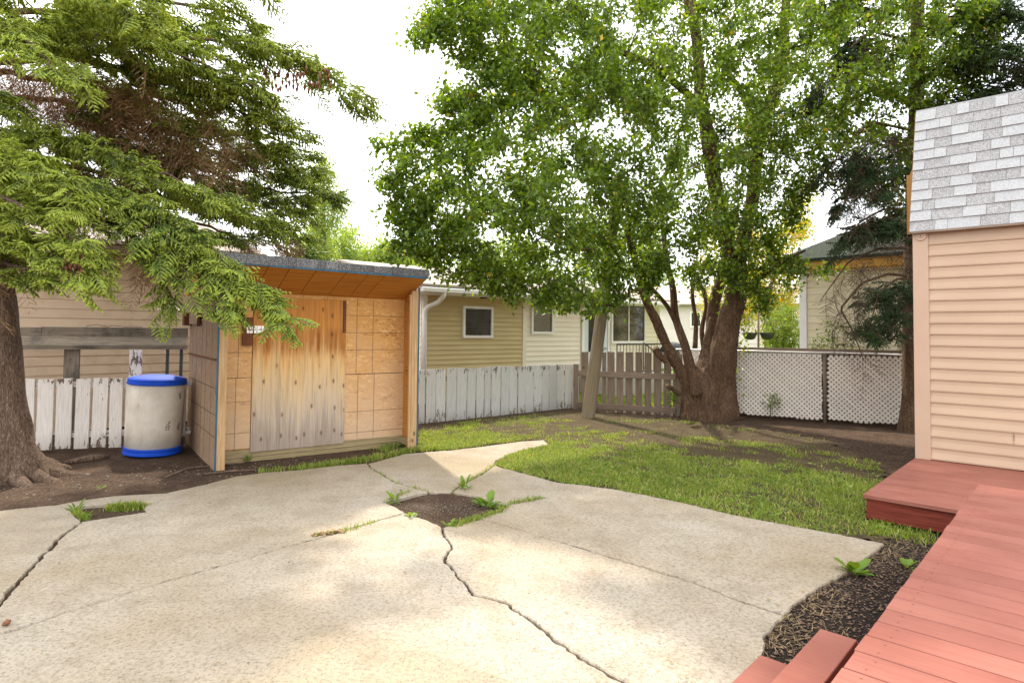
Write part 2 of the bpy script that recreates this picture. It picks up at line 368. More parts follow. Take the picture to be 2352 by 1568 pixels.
ground2 = sheet('neighbour_lawn', seq((-2, 40, 1.5)), seq((14.4, 60, 1.5)), lambda x, y: .0, M['nlawn'], inside=lambda x, y: y > 15.2 or x > 1.6)
BED = poly([(2028, 1247), (2052, 1222), (2160, 1215), (2240, 1190), (2160, 1290), (1935, 1568), (1850, 1750), (1600, 1750), (1657, 1568), (1715, 1524), (1759, 1480), (1763, 1449), (1817, 1395), (1879, 1351), (1937, 1320), (2012, 1266)])
sheet('mulch_bed', seq((.3, 4.6, .08)), seq((1.2, 5.6, .08)), lambda x, y: -.02+.6*(gz(x, y)+.035), M['mulch'], inside=lambda x, y: inpoly(x, y, BED))
OUT = poly([(-150, 1196), (156, 1172), (389, 1139), (700, 1084), (1000, 1040), (1130, 1075), (1327, 1118), (1835, 1218), (1990, 1262), (1879, 1345), (1740, 1470), (1640, 1560), (1600, 1720), (1750, 2000), (1500, 2600), (-1000, 2000)])
sheet('joint_soil', seq((-4, 3.2, .1)), seq((1.2, 8.4, .1)), lambda x, y: -.022+.008*noise.noise(Vector((x*12, y*12, 3))), M['soil'], inside=lambda x, y: inpoly(x, y, OUT))
# ================================================================== patio slabs
def W(pts): return [D(u, v, 0) for u, v in pts]
LN = {   # name: (points in the photo, gap in m, jitter in m)
 'edgeL': ([(-420, 1225), (-150, 1188), (0, 1172), (117, 1160), (156, 1168)], .0, .012),
 'hole2L': ([(156, 1168), (187, 1199)], 0, .004),
 'hole2B': ([(187, 1199), (338, 1176)], 0, .006),
 'hole2R': ([(338, 1176), (331, 1152), (389, 1131)], 0, .01),
 'edgeB': ([(389, 1131), (467, 1114), (544, 1094), (622, 1084), (700, 1079)], 0, .012),
 'edgeC': ([(700, 1079), (784, 1069), (845, 1065)], 0, .01),
 'edgeD': ([(845, 1065), (930, 1042), (1024, 1034)], 0, .01),
 'edgeE': ([(1024, 1034), (1125, 1022), (1199, 1012), (1249, 1009), (1261, 1020), (1202, 1032), (1156, 1047), (1138, 1056)], 0, .014),
 'edgeE2': ([(1138, 1056), (1134, 1069)], 0, .0),
 'edgeF': ([(1134, 1069), (1214, 1090), (1280, 1108), (1327, 1113)], 0, .012),
 'edgeI': ([(1327, 1113), (1416, 1125), (1481, 1137), (1568, 1155), (1688, 1184), (1835, 1211), (1923, 1227), (2030, 1249), (2012, 1266), (1937, 1320), (1879, 1351), (1817, 1395), (1803, 1411)], 0, .010),
 'edgeI2': ([(1803, 1411), (1763, 1449), (1752, 1465)], 0, .014),
 'edgeH': ([(1752, 1465), (1759, 1480), (1715, 1524), (1657, 1568), (1600, 1620), (1600, 1720), (1750, 2000)], 0, .014),
 'c7': ([(187, 1199), (148, 1226), (109, 1265), (70, 1304), (39, 1339), (16, 1370), (0, 1390), (-60, 1468)], .03, .016),
 'c6': ([(-60, 1468), (39, 1446), (128, 1413), (233, 1382), (327, 1351), (428, 1322), (544, 1289), (638, 1261), (712, 1242), (820, 1209), (930, 1178)], .014, .008),
 'c6L': ([(-420, 1600), (-60, 1468)], .02, .01),
 'jL': ([(697, 1080), (700, 1090), (790, 1129), (872, 1156)], .006, .002),
 'holeA': ([(872, 1156), (907, 1164), (930, 1178)], 0, .006),
 'c1': ([(845, 1065), (849, 1073), (911, 1110), (985, 1129)], .024, .012),
 'holeC': ([(985, 1129), (872, 1156)], 0, .012),
 'holeD': ([(1039, 1129), (985, 1129)], 0, .01),
 'j3': ([(1024, 1034), (1035, 1036), (1138, 1056)], .014, .003),
 'c2': ([(1134, 1069), (1105, 1090), (1059, 1113), (1039, 1129)], .022, .010),
 'jR': ([(1327, 1113), (1280, 1135), (1245, 1145), (1163, 1162)], .012, .004),
 'holeF': ([(1163, 1162), (1094, 1139), (1039, 1129)], 0, .012),
 'holeG': ([(930, 1178), (977, 1193), (1016, 1211)], 0, .010),
 'holeI': ([(1163, 1162), (1144, 1178), (1100, 1190)], 0, .008),
 'holeI2': ([(1100, 1190), (1047, 1205), (1016, 1211)], 0, .008),
 'main': ([(1016, 1211), (1020, 1230), (1039, 1257), (1020, 1285), (1043, 1308), (1055, 1327), (1074, 1341), (1086, 1366), (1136, 1378), (1171, 1390), (1183, 1401), (1241, 1440), (1280, 1475), (1339, 1514), (1428, 1565), (1560, 1660), (1750, 2000)], .020, .014),
 'tool': ([(1016, 1211), (1300, 1308), (1481, 1366), (1568, 1395), (1752, 1465)], .005, .001),
 'c5a': ([(1100, 1190), (1190, 1215), (1272, 1240)], .001, .004),
 'c5b': ([(1272, 1240), (1481, 1303), (1568, 1329), (1630, 1351), (1683, 1373), (1746, 1395), (1803, 1411)], .009, .010),
}
WL = {}
for k, (pts, gap, jit) in LN.items():
    wp = W(pts); out = [wp[0]]
    for a, b in zip(wp[:-1], wp[1:]):
        L = (b-a).length; n = max(1, int(L/.022)); per = Vector((-(b-a).y, (b-a).x, 0)).normalized()
        for i in range(1, n+1):
            q = a.lerp(b, i/n)
            if not (i == n and b is wp[-1]):
                j = jit*(.5*noise.noise(Vector((q.x*5, q.y*5, 4)))+1.0*noise.noise(Vector((q.x*14, q.y*14, 7)))+.8*noise.noise(Vector((q.x*36, q.y*36, 2)))+.55*noise.noise(Vector((q.x*90, q.y*90, 5))))
                q = q + per*j
            out.append(q)
    g = [gap*.5*(1+.5*noise.noise(Vector((q.x*5, q.y*5, 12)))+.7*noise.noise(Vector((q.x*21, q.y*21, 2)))) for q in out]
    if k == 'c5b':
        g = [x*min(1, .15+i/30) for i, x in enumerate(g)]
    if k == 'c2' or k == 'c1': pass
    WL[k] = (out, g)
SLABS = [
 ('-', ['edgeL', 'hole2L', 'c7', '~c6L']),
 ('-', ['hole2B', 'hole2R', 'edgeB', 'jL', 'holeA', '~c6', '~c7']),
 ('-', ['edgeC', 'c1', 'holeC', '~jL']),
 ('-', ['edgeD', 'j3', 'edgeE2', 'c2', 'holeD', '~c1']),
 ('-', ['edgeE', '~j3']),
 ('-', ['edgeF', 'jR', 'holeF', '~c2']),
 ('-', ['c6L', 'c6', 'holeG', 'main', 'BOT']),
 ('-', ['tool', 'edgeH', '~main']),
 ('-', ['holeI2', 'tool', '~edgeI2', '~c5b', '~c5a']),
 ('-', ['edgeI', '~c5b', '~c5a', '~holeI', '~jR']),
]
patio = thing('concrete_patio', None, None, (0, 3, 0), kind='structure')
WL['BOT'] = ([D(1750, 2000), D(1500, 2600), D(-2600, 2600), D(-1400, 1960), D(-420, 1600)], [0]*5)
PATIO_POLYS = []
WL['rim'] = (W([(117, 1161), (171, 1150), (264, 1137), (319, 1134), (389, 1131), (331, 1151), (249, 1154), (190, 1160), (157, 1167)]), [.004]*9)
def slab(names, idx):
    P2 = []; G = []
    for nme in names:
        pts, g = WL[nme.strip('~')]
        if nme[0] == '~': pts, g = pts[::-1], g[::-1]
        for q, x in zip(pts, g):
            if P2 and (P2[-1]-q).length < .004: G[-1] = max(G[-1], x); continue
            P2.append(q.copy()); G.append(x)
    if (P2[0]-P2[-1]).length < .006: P2.pop(); G.pop()
    ar = sum(P2[i].x*P2[(i+1) % len(P2)].y-P2[(i+1) % len(P2)].x*P2[i].y for i in range(len(P2)))
    if ar < 0: P2.reverse(); G.reverse()
    n = len(P2); Q = []
    for i in range(n):
        b = P2[i]; m3 = 3 if n > 20 else 1; e = P2[(i+m3) % n]-P2[i-m3]
        if (P2[i-m3]-b).length > .3 or (P2[(i+m3) % n]-b).length > .3: e = P2[(i+1) % n]-P2[i-1]
        nn = Vector((-e.y, e.x, 0)).normalized()
        Q.append(b+nn*G[i])
    PATIO_POLYS.append([(q.x, q.y) for q in Q])
    bm = bmesh.new(); top = []; dz = [0, .004, .006, .0, -.006, .003, .002, .004, -.002, .005, -.004][idx]
    ins = []
    for i in range(n):
        b = Q[i]; m3 = 3 if n > 20 else 1; e = Q[(i+m3) % n]-Q[i-m3]; e = (e if (Q[i-m3]-b).length < .3 and (Q[(i+m3) % n]-b).length < .3 else Q[(i+1) % n]-Q[i-1]).normalized()
        nn = Vector((-e.y, e.x, 0)); ins.append(b+nn*(.006+.004*noise.noise(b*9)))
    tv = [bm.verts.new((q.x, q.y, dz)) for q in ins]; mv = [bm.verts.new((q.x, q.y, dz-.008)) for q in Q]; bv = [bm.verts.new((q.x, q.y, dz-.10)) for q in Q]
    f = bm.faces.new(tv)
    for i in range(n):
        j = (i+1) % n
        bm.faces.new((mv[i], mv[j], tv[j], tv[i])); bm.faces.new((bv[i], bv[j], mv[j], mv[i]))
    r_ = bmesh.ops.triangulate(bm, faces=[f]); bm.normal_update(); bmesh.ops.delete(bm, geom=[q for q in r_['faces'] if q.normal.z < .5], context='FACES_ONLY'); bm.verts.ensure_lookup_table(); bm.verts.index_update()
    V = [v.co.copy() for v in bm.verts]; Fs = [tuple(v.index for v in q.verts) for q in bm.faces]; bm.free()
    mobj('slab', V, Fs, M['concrete'], patio)
for i, (_, nm) in enumerate(SLABS+[('-', ['rim'])]): slab(nm, i)
# ================================================================== plywood lean-to shed
M['osb_in'] = osb('osb_fresh', (.70, .43, .17), (.56, .29, .09), (.34, .15, .04), weather=((.56, .43, .32), .10, .80))
M['osb_or'] = osb('osb_orange', (.56, .26, .07), (.44, .185, .04), (.24, .09, .02))
M['osb_out'] = osb('osb_weathered', (.36, .25, .16), (.26, .17, .105), (.12, .075, .045))
M['soffit'] = wood('soffit_board', (.36, .13, .02), (.52, .21, .03), (.62, .29, .06), knots=False, scale=.6, var=.04)
M['post'] = wood('pine_post', (.34, .20, .09), (.50, .32, .16), (.60, .42, .25), var=.08)
M['ply_dark'] = wood('dark_board', (.10, .035, .015), (.16, .06, .025), (.22, .09, .04))
M['sill'] = wood('sill_board', (.20, .16, .08), (.30, .23, .12), (.36, .28, .17))
M['line'] = simple('ink_line', (.035, .02, .012), (.05, .03, .02), 9, .9, 0, var=0)
M['bluepaint'] = simple('blue_edge', (.008, .07, .12), (.012, .11, .18), 30, .6, .2, var=0)
M['metal'] = simple('zinc', (.55, .52, .46), (.75, .72, .66), 30, .35, .1, metal=.7, var=0)
M['dshingle'] = None
def granule(name, c1, c2, var, sc=260, lo=.42):
    m, t, b = NM(name); o = coords(t, 'Object'); n = noi(t, o, sc, 2, .6); n2 = noi(t, o, 7, 4, .6)
    c = rampn(t, n, [(lo, c1), (lo+.16, c2)]); c = mixn(t, rampn(t, n2, [(.35, .3), (.6, 0.0)]), c, c1); c = objvar(t, c, var)
    t.links.new(c, b.inputs['Base Color']); b.inputs['Roughness'].default_value = .95; b.inputs['Specular IOR Level'].default_value = .2
    bump(t, b, n, .5, .003); return m
M['dshingle'] = granule('dark_granules', (.05, .05, .052), (.24, .235, .23), .5, 130, .44)
def door_mat():
    m, t, b = NM('weathered_plywood_door'); sp = nd(t, 'ShaderNodeSeparateXYZ'); t.links.new(coords(t, 'UV'), sp.inputs[0])
    hgt, wid = sp.outputs[0], sp.outputs[1]
    v = coords(t, 'UV', (.5, 7, 1)); g = noi(t, v, 1.5, 7, .62, rnd=False, dist=1.4); v2 = coords(t, 'UV', (.9, 45, 1)); g2 = noi(t, v2, 1.5, 5, .7, rnd=False, dist=.5)
    rag = noi(t, coords(t, 'UV', (.4, 9, 1)), 1.4, 6, .7, rnd=False)
    h = mth(t, 'ADD', hgt, mth(t, 'MULTIPLY', mth(t, 'SUBTRACT', rag, .5), 1.5))
    h = mth(t, 'DIVIDE', h, 2.0)
    c = rampn(t, h, [(.06, (.36, .29, .23)), (.20, (.48, .38, .29)), (.38, (.60, .44, .26)), (.55, (.66, .42, .18)), (.68, (.56, .26, .07)), (.84, (.54, .225, .045))])
    c = mixn(t, rampn(t, g, [(.40, .35), (.5, 0.0)]), c, mixn(t, .5, c, (.08, .055, .04)))
    c = mixn(t, rampn(t, g2, [(.38, .38), (.52, 0.0)]), c, (.16, .10, .06))
    c = mixn(t, rampn(t, g2, [(.58, 0.0), (.72, .35)]), c, (.66, .52, .38))
    # orange rain stain under the eave
    st = mth(t, 'MULTIPLY', rampn(t, mth(t, 'ADD', mth(t, 'DIVIDE', hgt, 2), mth(t, 'MULTIPLY', mth(t, 'SUBTRACT', g2, .5), .18)), [(.60, 0.0), (.66, .9), (.76, .75), (.82, 0.0)]), rampn(t, rag, [(.42, 0.0), (.6, 1.0)]))
    c = mixn(t, st, c, (.22, .065, .015))
    # rows of knots
    vo = nd(t, 'ShaderNodeTexVoronoi', voronoi_dimensions='2D'); vo.inputs['Randomness'].default_value = .8; vo.inputs['Scale'].default_value = 1
    t.links.new(coords(t, 'UV', (3.1, 6.3, 1)), vo.inputs['Vector'])
    sc = nd(t, 'ShaderNodeSeparateColor'); t.links.new(vo.outputs['Color'], sc.inputs[0])
    kn = mth(t, 'MULTIPLY', rampn(t, vo.outputs['Distance'], [(.05, .85), (.075, .2), (.10, .5), (.13, 0.0)]), rampn(t, sc.outputs[0], [(.35, 0.0), (.5, 1.0)]))
    c = mixn(t, kn, c, (.11, .05, .025))
    t.links.new(c, b.inputs['Base Color']); b.inputs['Roughness'].default_value = .8; b.inputs['Specular IOR Level'].default_value = .2
    bump(t, b, g2, .5, .003); return m
M['door'] = door_mat()
PL, PR = D(492, 1078), D(958, 1027)
FR = Frame(PL, PR); SW = (Vector((PR.x, PR.y, 0))-FR.p0).dot(FR.a)
shed = thing('storage_shed', 'homemade chipboard lean-to shed with plywood door and dark shingled roof edge', 'shed', FR.pt(SW/2, 0, -.6))
PW = .095
REC = -.42; DEP = -2.15
def zt(u, v, o): return FR.sz(u, v, o)
# fascia corner heights
OV = .30
sL, zL = FR.sz(503, 577, OV); sR, zR = FR.sz(984, 620, OV); _, zLb = FR.sz(525, 604, OV); _, zRb = FR.sz(984, 640, OV)
sTL, zTL = FR.sz(618, 674, REC); sTR, zTR = FR.sz(908, 688, REC)
zback = lambda s: zTL + (zTR-zTL)*(s-sTL)/(sTR-sTL)
ztop = lambda s: zL + (zR-zL)*(s-sL)/(sR-sL)
zfb = lambda s: zLb + (zRb-zLb)*(s-sL)/(sR-sL)
def panel(s0, s1, z0, z1, o, th, name, mat, parent=shed, vert=False): return fbox(FR, s0, s1, z0, z1, o-th, o, name, mat, parent, vert)
# posts
fbox(FR, .018, PW+.018, -.02, 2.2, -.04, 0, 'post', M['post'], shed, True, .003)
fbox(FR, SW-PW-.012, SW-.012, -.02, 2.2, -.04, 0, 'post', M['post'], shed, True, .003)
fbox(FR, SW-PW-.04, SW-PW-.013, -.02, 2.15, -.05, -.008, 'post', M['post'], shed, True, .003)
fbox(FR, 0, .017, -.02, 2.25, -.018, .004, 'edge_strip', M['bluepaint'], shed, True)
fbox(FR, SW-.011, SW+.008, -.02, 2.25, -.018, .004, 'edge_strip', M['bluepaint'], shed, True)
# side walls
a_, n_ = FR.a, FR.n
def sidewall(s0, s1, z0, z1a, z1b, o0, o1, name, mat):
    c = [FR.pt(s0, z0, o1), FR.pt(s0, z0, o0), FR.pt(s1, z0, o0), FR.pt(s1, z0, o1), FR.pt(s0, z1a, o1), FR.pt(s0, z1b, o0), FR.pt(s1, z1b, o0), FR.pt(s1, z1a, o1)]
    return hexa(c, name, mat, shed, None, UP)
sidewall(0, .015, -.02, 1.27, 1.27, DEP, -.02, 'lower_side_panel', M['osb_out'])
sidewall(0, .015, 1.285, 2.30, 2.15, DEP, -.02, 'upper_side_panel', M['osb_out'])
sidewall(-.016, -.001, 1.262, 1.285, 1.285, DEP, -.02, 'seam_batten', M['ply_dark'])
sidewall(SW-.03, SW-.012, -.02, 2.28, 2.15, DEP, -.06, 'side_panel', M['osb_or'])
# box frame at the top rear of the side wall
q = FR.pt(-.11, 1.79, -1.98)
fbox(FR, -.10, 0, 1.68, 1.86, DEP-.02, -1.98, 'end_block', M['ply_dark'], shed, True)
box(FR.pt(-.02, 1.70, -1.98), n_*.78, -a_*.02, UP*.15, 'side_rail', M['osb_out'], shed)
box(FR.pt(-.02, 1.67, -1.20), n_*.06, -a_*.035, UP*.20, 'rail_end', M['ply_dark'], shed)
for i in range(4):
    z = 1.90+.012*i; p = FR.pt(-.02+.02*i, z, -1.95+.12*i); tube([p, p-a_*(.42-.07*i)+UP*(.01*i)-n_*.05], .006, 'rod', M['metal'], shed, sides=6)
# printed lines on the left side panels
def lines(parts, name='printed_line', mat=None):
    V, Fs = merge(parts); return tag(mobj(name, V, Fs, mat or M['line'], shed), kind='stuff')
L = []
for z, z2 in ((.93, .93), (.62, .62), (.36, .36)):
    L.append(boxva(FR.pt(-.0015, z, -.03), -n_*2.1, a_*.001, UP*.008))
for o in (-.35, -.75, -1.05, -1.5, -1.85):
    L.append(boxva(FR.pt(-.0015, 1.29, o), n_*.007, a_*.001, UP*.86))
    L.append(boxva(FR.pt(-.0015, .0, o-.0), n_*.004, a_*.001, UP*1.26))
L.append(boxva(FR.pt(-.0015, 1.78, -.02), -n_*1.9-UP*.02, a_*.001, UP*.008))
lines(L)
# recessed front wall: sheets left and right of the door, strip above it
dl, zd0 = FR.sz(574, 1038, REC); dr, zdt = FR.sz(795, 690, REC)
w0 = .10; w1 = SW-.03
def wall(s0, s1, z0, z1, th=.012, name='wall_sheet', mat='osb_in', o=REC):
    c = []
    for zz in (z0, z1):
        for (s, oo) in ((s0, o), (s1, o), (s1, o-th), (s0, o-th)):
            c.append(FR.pt(s, zz(s) if callable(zz) else zz, oo))
    return hexa(c, name, M[mat], shed, None, FR.a)
zj = 1.02
bot = lambda s: .14-.03*s/SW
wall(w0, dl-.005, bot, zj, name='wall_sheet'); wall(w0, dl-.005, zj+.004, zback, name='wall_sheet')
wall(dr+.005, w1, bot, zj, name='wall_sheet'); wall(dr+.005, w1, zj+.004, zback, name='wall_sheet')
wall(dl-.004, dr+.004, lambda s: zback(s)-.10, zback, name='header_board')
L = []
oo = REC+.0008
def hl(s0, s1, z, w=.005): L.append(boxva(FR.pt(s0, z, REC), FR.a*(s1-s0), n_*.0012, UP*w))
def vl(s, z0, z1, w=.005): L.append(boxva(FR.pt(s, z0, REC), UP*(z1-z0), n_*.0012, FR.a*w))
for u in (0,):
    for z in (.33, .72, 1.34, 1.65): hl(w0, dl-.01, z)
    hl(w0, dl-.01, zj, .007); vl(dl-.17, zj, 1.62); vl(dl-.19, .14, zj)
    for z in (.21, .50, 1.36, 1.60): hl(dr+.01, w1, z)
    hl(dr+.01, w1, zj, .009); hl(dr+.01, w1, 1.84, .004)
    for k in (.16, .40): vl(dr+k+.0, zj, zback(dr)-.02); vl(dr+k+.03, .14, zj)
    for s in (dl+.3, dl+.62, dl+.95): vl(s, zback(s)-.098, zback(s)-.005)
lines(L)
wall(w0-.02, w1, .12, lambda s: zback(s)-.005, th=.010, name='backing_sheet', mat='osb_or', o=REC-.016)  # added behind the door gaps to block bright light from outside
fbox(FR, w0-.05, w1, .03, .12, REC-.05, REC-.002, 'sill_beam', M['sill'], shed)
fbox(FR, w0-.05, w1, -.03, .02, REC-.05, REC+.03, 'sill_beam', M['sill'], shed)
box(FR.pt(SW-.06, .02, -.06), -n_*.36, -a_*.035, UP*.09, 'corner_block', M['sill'], shed)
# door
door = fbox(FR, dl, dr, zd0, zdt, REC+.002, REC+.018, 'door', M['door'], shed, True, .002)
fbox(FR, dr-.05, dr-.002, zdt-.45, zdt-.003, REC+.019, REC+.022, 'worn_edge', M['ply_dark'], door, True)
bl0, bz0 = FR.sz(555, 793, REC); bl1, bz1 = FR.sz(575, 729, REC)
blk = fbox(FR, bl0, bl1+.02, bz0, bz1, REC+.019, REC+.045, 'latch_block', M['ply_dark'], shed, True, .002)
ls0, lz0 = FR.sz(565, 763, REC); ls1, lz1 = FR.sz(604, 750, REC)
lat = thing('barrel_bolt', None, None, (0, 0, 0)); lat.parent = shed; lat.location = Vector((0, 0, 0)); ORG[lat] = ORG[shed]
fbox(FR, ls0, ls0+.07, lz0-.01, lz1+.01, REC+.046, REC+.050, 'keeper_plate', M['metal'], lat)
fbox(FR, ls0+.085, ls1, lz0-.01, lz1+.01, REC+.019, REC+.052, 'bolt_plate', M['metal'], lat)
tube([FR.pt(ls0+.01, (lz0+lz1)/2, REC+.060), FR.pt(ls1+.035, (lz0+lz1)/2, REC+.060)], .008, 'bolt', M['metal'], lat, sides=10)
for s in (ls0+.03, ls0+.12, ls1-.03): fbox(FR, s, s+.012, lz0-.004, lz1+.004, REC+.050, REC+.070, 'strap', M['metal'], lat)
# soffit (overhanging boards) and fascia
c = [FR.pt(sL+.02, zfb(sL), OV-.03), FR.pt(sR-.02, zfb(sR), OV-.03), FR.pt(sR-.02, zback(sR), REC), FR.pt(sL+.02, zback(sL), REC)]
sofn = UP*.012
edges = [(u, FR.sz(u, 615, OV)[0]) for u in (0,)]
ks = [0.0]+[FR.sz(u, v, OV)[0]-sL for (u, v) in ((694, 621), (738, 625), (782, 630), (856, 637), (914, 641), (951, 645), (986, 648))]
ks = [k for k in ks]
ks = [0, .26, .55, .80, 1.12, 1.50, 1.80, 2.03, sR-sL]
for s0, s1 in zip(ks[:-1], ks[1:]):
    a0, a1 = sL+s0+(.004 if s0 else .01), sL+s1-(.004 if s1 < sR-sL else .01)
    cc = [FR.pt(a0, zfb(a0), OV-.02), FR.pt(a1, zfb(a1), OV-.02), FR.pt(a1, zback(a1), REC), FR.pt(a0, zback(a0), REC)]
    hexa(cc+[q+sofn for q in cc], 'soffit_board', M['soffit'], shed, None, FR.a)
cc = [FR.pt(sL+.015, zfb(sL)+.012, OV-.03), FR.pt(sR-.015, zfb(sR)+.012, OV-.03), FR.pt(sR-.015, zback(sR)+.014, REC+.01), FR.pt(sL+.015, zback(sL)+.014, REC+.01)]
hexa(cc+[q+UP*.01 for q in cc], 'soffit_backing', M['line'], shed)
# roof deck
rt = [FR.pt(sL, ztop(sL)-.02, OV-.03), FR.pt(sR, ztop(sR)-.02, OV-.03), FR.pt(sR, ztop(sR)-.10, DEP-.1), FR.pt(sL, ztop(sL)-.10, DEP-.1)]
hexa([q-UP*.03 for q in rt]+rt, 'roof_deck', M['dshingle'], shed, None, FR.a)
hexa([FR.pt(sL+.005, zfb(sL)+.0, OV-.03), FR.pt(sR-.005, zfb(sR)+.0, OV-.03), FR.pt(sR-.005, zfb(sR), OV-.012), FR.pt(sL+.005, zfb(sL), OV-.012),
      FR.pt(sL+.005, ztop(sL)-.02, OV-.03), FR.pt(sR-.005, ztop(sR)-.02, OV-.03), FR.pt(sR-.005, ztop(sR)-.02, OV-.012), FR.pt(sL+.005, ztop(sL)-.02, OV-.012)], 'fascia_board', M['soffit'], shed, None, FR.a)
hexa([FR.pt(sL, zfb(sL)-.004, OV-.011), FR.pt(sR, zfb(sR)-.004, OV-.011), FR.pt(sR, zfb(sR)-.004, OV+.001), FR.pt(sL, zfb(sL)-.004, OV+.001),
      FR.pt(sL, zfb(sL)+.02, OV-.011), FR.pt(sR, zfb(sR)+.02, OV-.011), FR.pt(sR, zfb(sR)+.02, OV+.001), FR.pt(sL, zfb(sL)+.02, OV+.001)], 'drip_edge', M['bluepaint'], shed)
for se, sg in ((sL, -1), (sR, 1)):      # rake triangles closing the ends of the overhang
    x0 = se-sg*.012; V = [FR.pt(x0, zfb(se), OV-.03), FR.pt(x0, ztop(se)-.05, OV-.03), FR.pt(x0, ztop(se)-.10, DEP-.05), FR.pt(x0, zback(se)-.0, DEP-.05), FR.pt(x0, zback(se), REC)]
    V2 = [q+a_*sg*.012 for q in V]; n5 = len(V)
    mobj('end_panel', V+V2, [tuple(range(n5)), tuple(range(2*n5-1, n5-1, -1))]+[(i, (i+1) % n5, (i+1) % n5+n5, i+n5) for i in range(n5)], M['soffit'] if sg < 0 else M['osb_or'], shed)
s = sL-.01; i = 0
random.seed(5)
while s < sR+.005:
    wd = random.choice((.10, .16, .20, .26, .31)); e = min(s+wd, sR+.012)
    j = random.uniform(-.006, .006); jt = random.uniform(-.004, .010); lift = .010 if i % 2 else .004
    b0, b1 = zfb(s)+.016+j, zfb(e)+.016+j; t0, t1 = ztop(s)+jt, ztop(e)+jt*.4; o0 = OV+.001
    hexa([FR.pt(s, b0, o0), FR.pt(e-.003, b1, o0), FR.pt(e-.003, b1, o0+lift), FR.pt(s, b0, o0+lift), FR.pt(s, t0, o0-.02), FR.pt(e-.003, t1, o0-.02), FR.pt(e-.003, t1-.01, o0+lift), FR.pt(s, t0-.01, o0+lift)], 'shingle', M['dshingle'], shed)
    s = e; i += 1
# ink stamp (illegible) on the inner side of the right wall
L = []
for r_ in range(3):
    for k in range(9):
        if random.random() < .8:
            L.append(boxva(FR.pt(SW-.0315, 1.0+.05*r_+random.uniform(-.01, .01), -.12-.026*k), UP*random.uniform(.015, .035), -a_*.001, -n_*random.uniform(.004, .014)))
lines(L, 'ink_stamp')
# ================================================================== blue-lidded drum
M['bluepl'] = simple('blue_plastic', (.004, .05, .42), (.006, .075, .55), 5, .7, .1, var=0, spec=.25)
def drum_mat():
    m, t, b = NM('drum_plastic'); o = coords(t, 'Object'); n = noi(t, o, 3.5, 7, .65); n2 = noi(t, coords(t, 'Object', (1, 1, .3)), 14, 7, .75)
    c = rampn(t, n, [(.35, (.50, .43, .34)), (.6, (.64, .58, .49))])
    c = mixn(t, rampn(t, n2, [(.57, 0.0), (.70, .5)]), c, (.25, .18, .12))
    t.links.new(c, b.inputs['Base Color']); b.inputs['Roughness'].default_value = .5; bump(t, b, n, .1, .01); return m
M['drum'] = drum_mat()
rad = .352; dc = D(350, 1046); dc = dc+Vector((dc.x, dc.y, 0)).normalized()*rad
drum = thing('rain_barrel', 'off white plastic drum with blue lid and blue base ring beside shed', 'barrel', (dc.x, dc.y, -.02)); drum.rotation_euler = (0, math.radians(2.4), 0)
def lathe(prof, name, mat, parent, sides=48, smooth=True):
    V = []; Fs = []
    for r, z in prof:
        for k in range(sides):
            an = 2*math.pi*k/sides; V.append(Vector((r*math.cos(an), r*math.sin(an), z))+ORG[parent])
    for i in range(len(prof)-1):
        for k in range(sides):
            a = i*sides+k; b = i*sides+(k+1) % sides; Fs.append((a, b, b+sides, a+sides))
    Fs.append(tuple(range(sides-1, -1, -1))); Fs.append(tuple(range((len(prof)-1)*sides, len(prof)*sides)))
    return mobj(name, V, Fs, mat, parent, None, None, smooth)
r = rad
lathe([(r*.93, .0), (r*.99, .008), (r*1.0, .025), (r*.962, .042), (r*.958, .058), (r*.98, .068), (r*.98, .092), (r*.93, .097)], 'base_ring', M['bluepl'], drum)
lathe([(r*.90, .092), (r*.945, .097), (r*.955, .35), (r*.955, .60), (r*.945, .92), (r*.90, .925)], 'body', M['drum'], drum)
lathe([(r*.93, .915), (r*1.0, .917), (r*1.01, .935), (r*.985, .95), (r*.985, .965), (r*1.0, .975), (r*.97, .99), (r*.80, 1.01), (r*.45, 1.032), (.02, 1.04)], 'lid', M['bluepl'], drum)
# scuffed patches of torn label, moulded to the drum
M['scuff'] = simple('scuff', (.12, .09, .07), (.30, .25, .2), 60, .9, .3, var=0)
def scuff(an, z, wd, hg, seed):
    rnd = random.Random(seed); pc = []
    for k in range(16):
        a0 = an+rnd.uniform(-wd, wd)/r; z0 = z+rnd.uniform(-hg, hg); n_s = 4; ll = rnd.uniform(.015, .04); sl = rnd.uniform(-1, 1)
        for i in range(n_s):
            f = i/n_s; aa = a0+f*ll*sl/r; zz = z0+f*ll; R = r*.9565; hw = .006*(1-f)+.002
            V = [Vector((R*math.cos(aa+q*hw/r), R*math.sin(aa+q*hw/r), zz+dz)) + ORG[drum] for dz in (0, ll/n_s) for q in (-1, 1)]
            pc.append(([V[0], V[1], V[3], V[2]], [(0, 1, 2, 3)]))
    V, Fs = merge(pc); mobj('scuff_mark', V, Fs, M['scuff'], drum)
base_an = math.atan2(-drum.location.y, -drum.location.x)
scuff(base_an+.45, .38, .035, .045, 3); scuff(base_an+.98, .36, .02, .05, 4); scuff(base_an+.95, .78, .015, .05, 9)
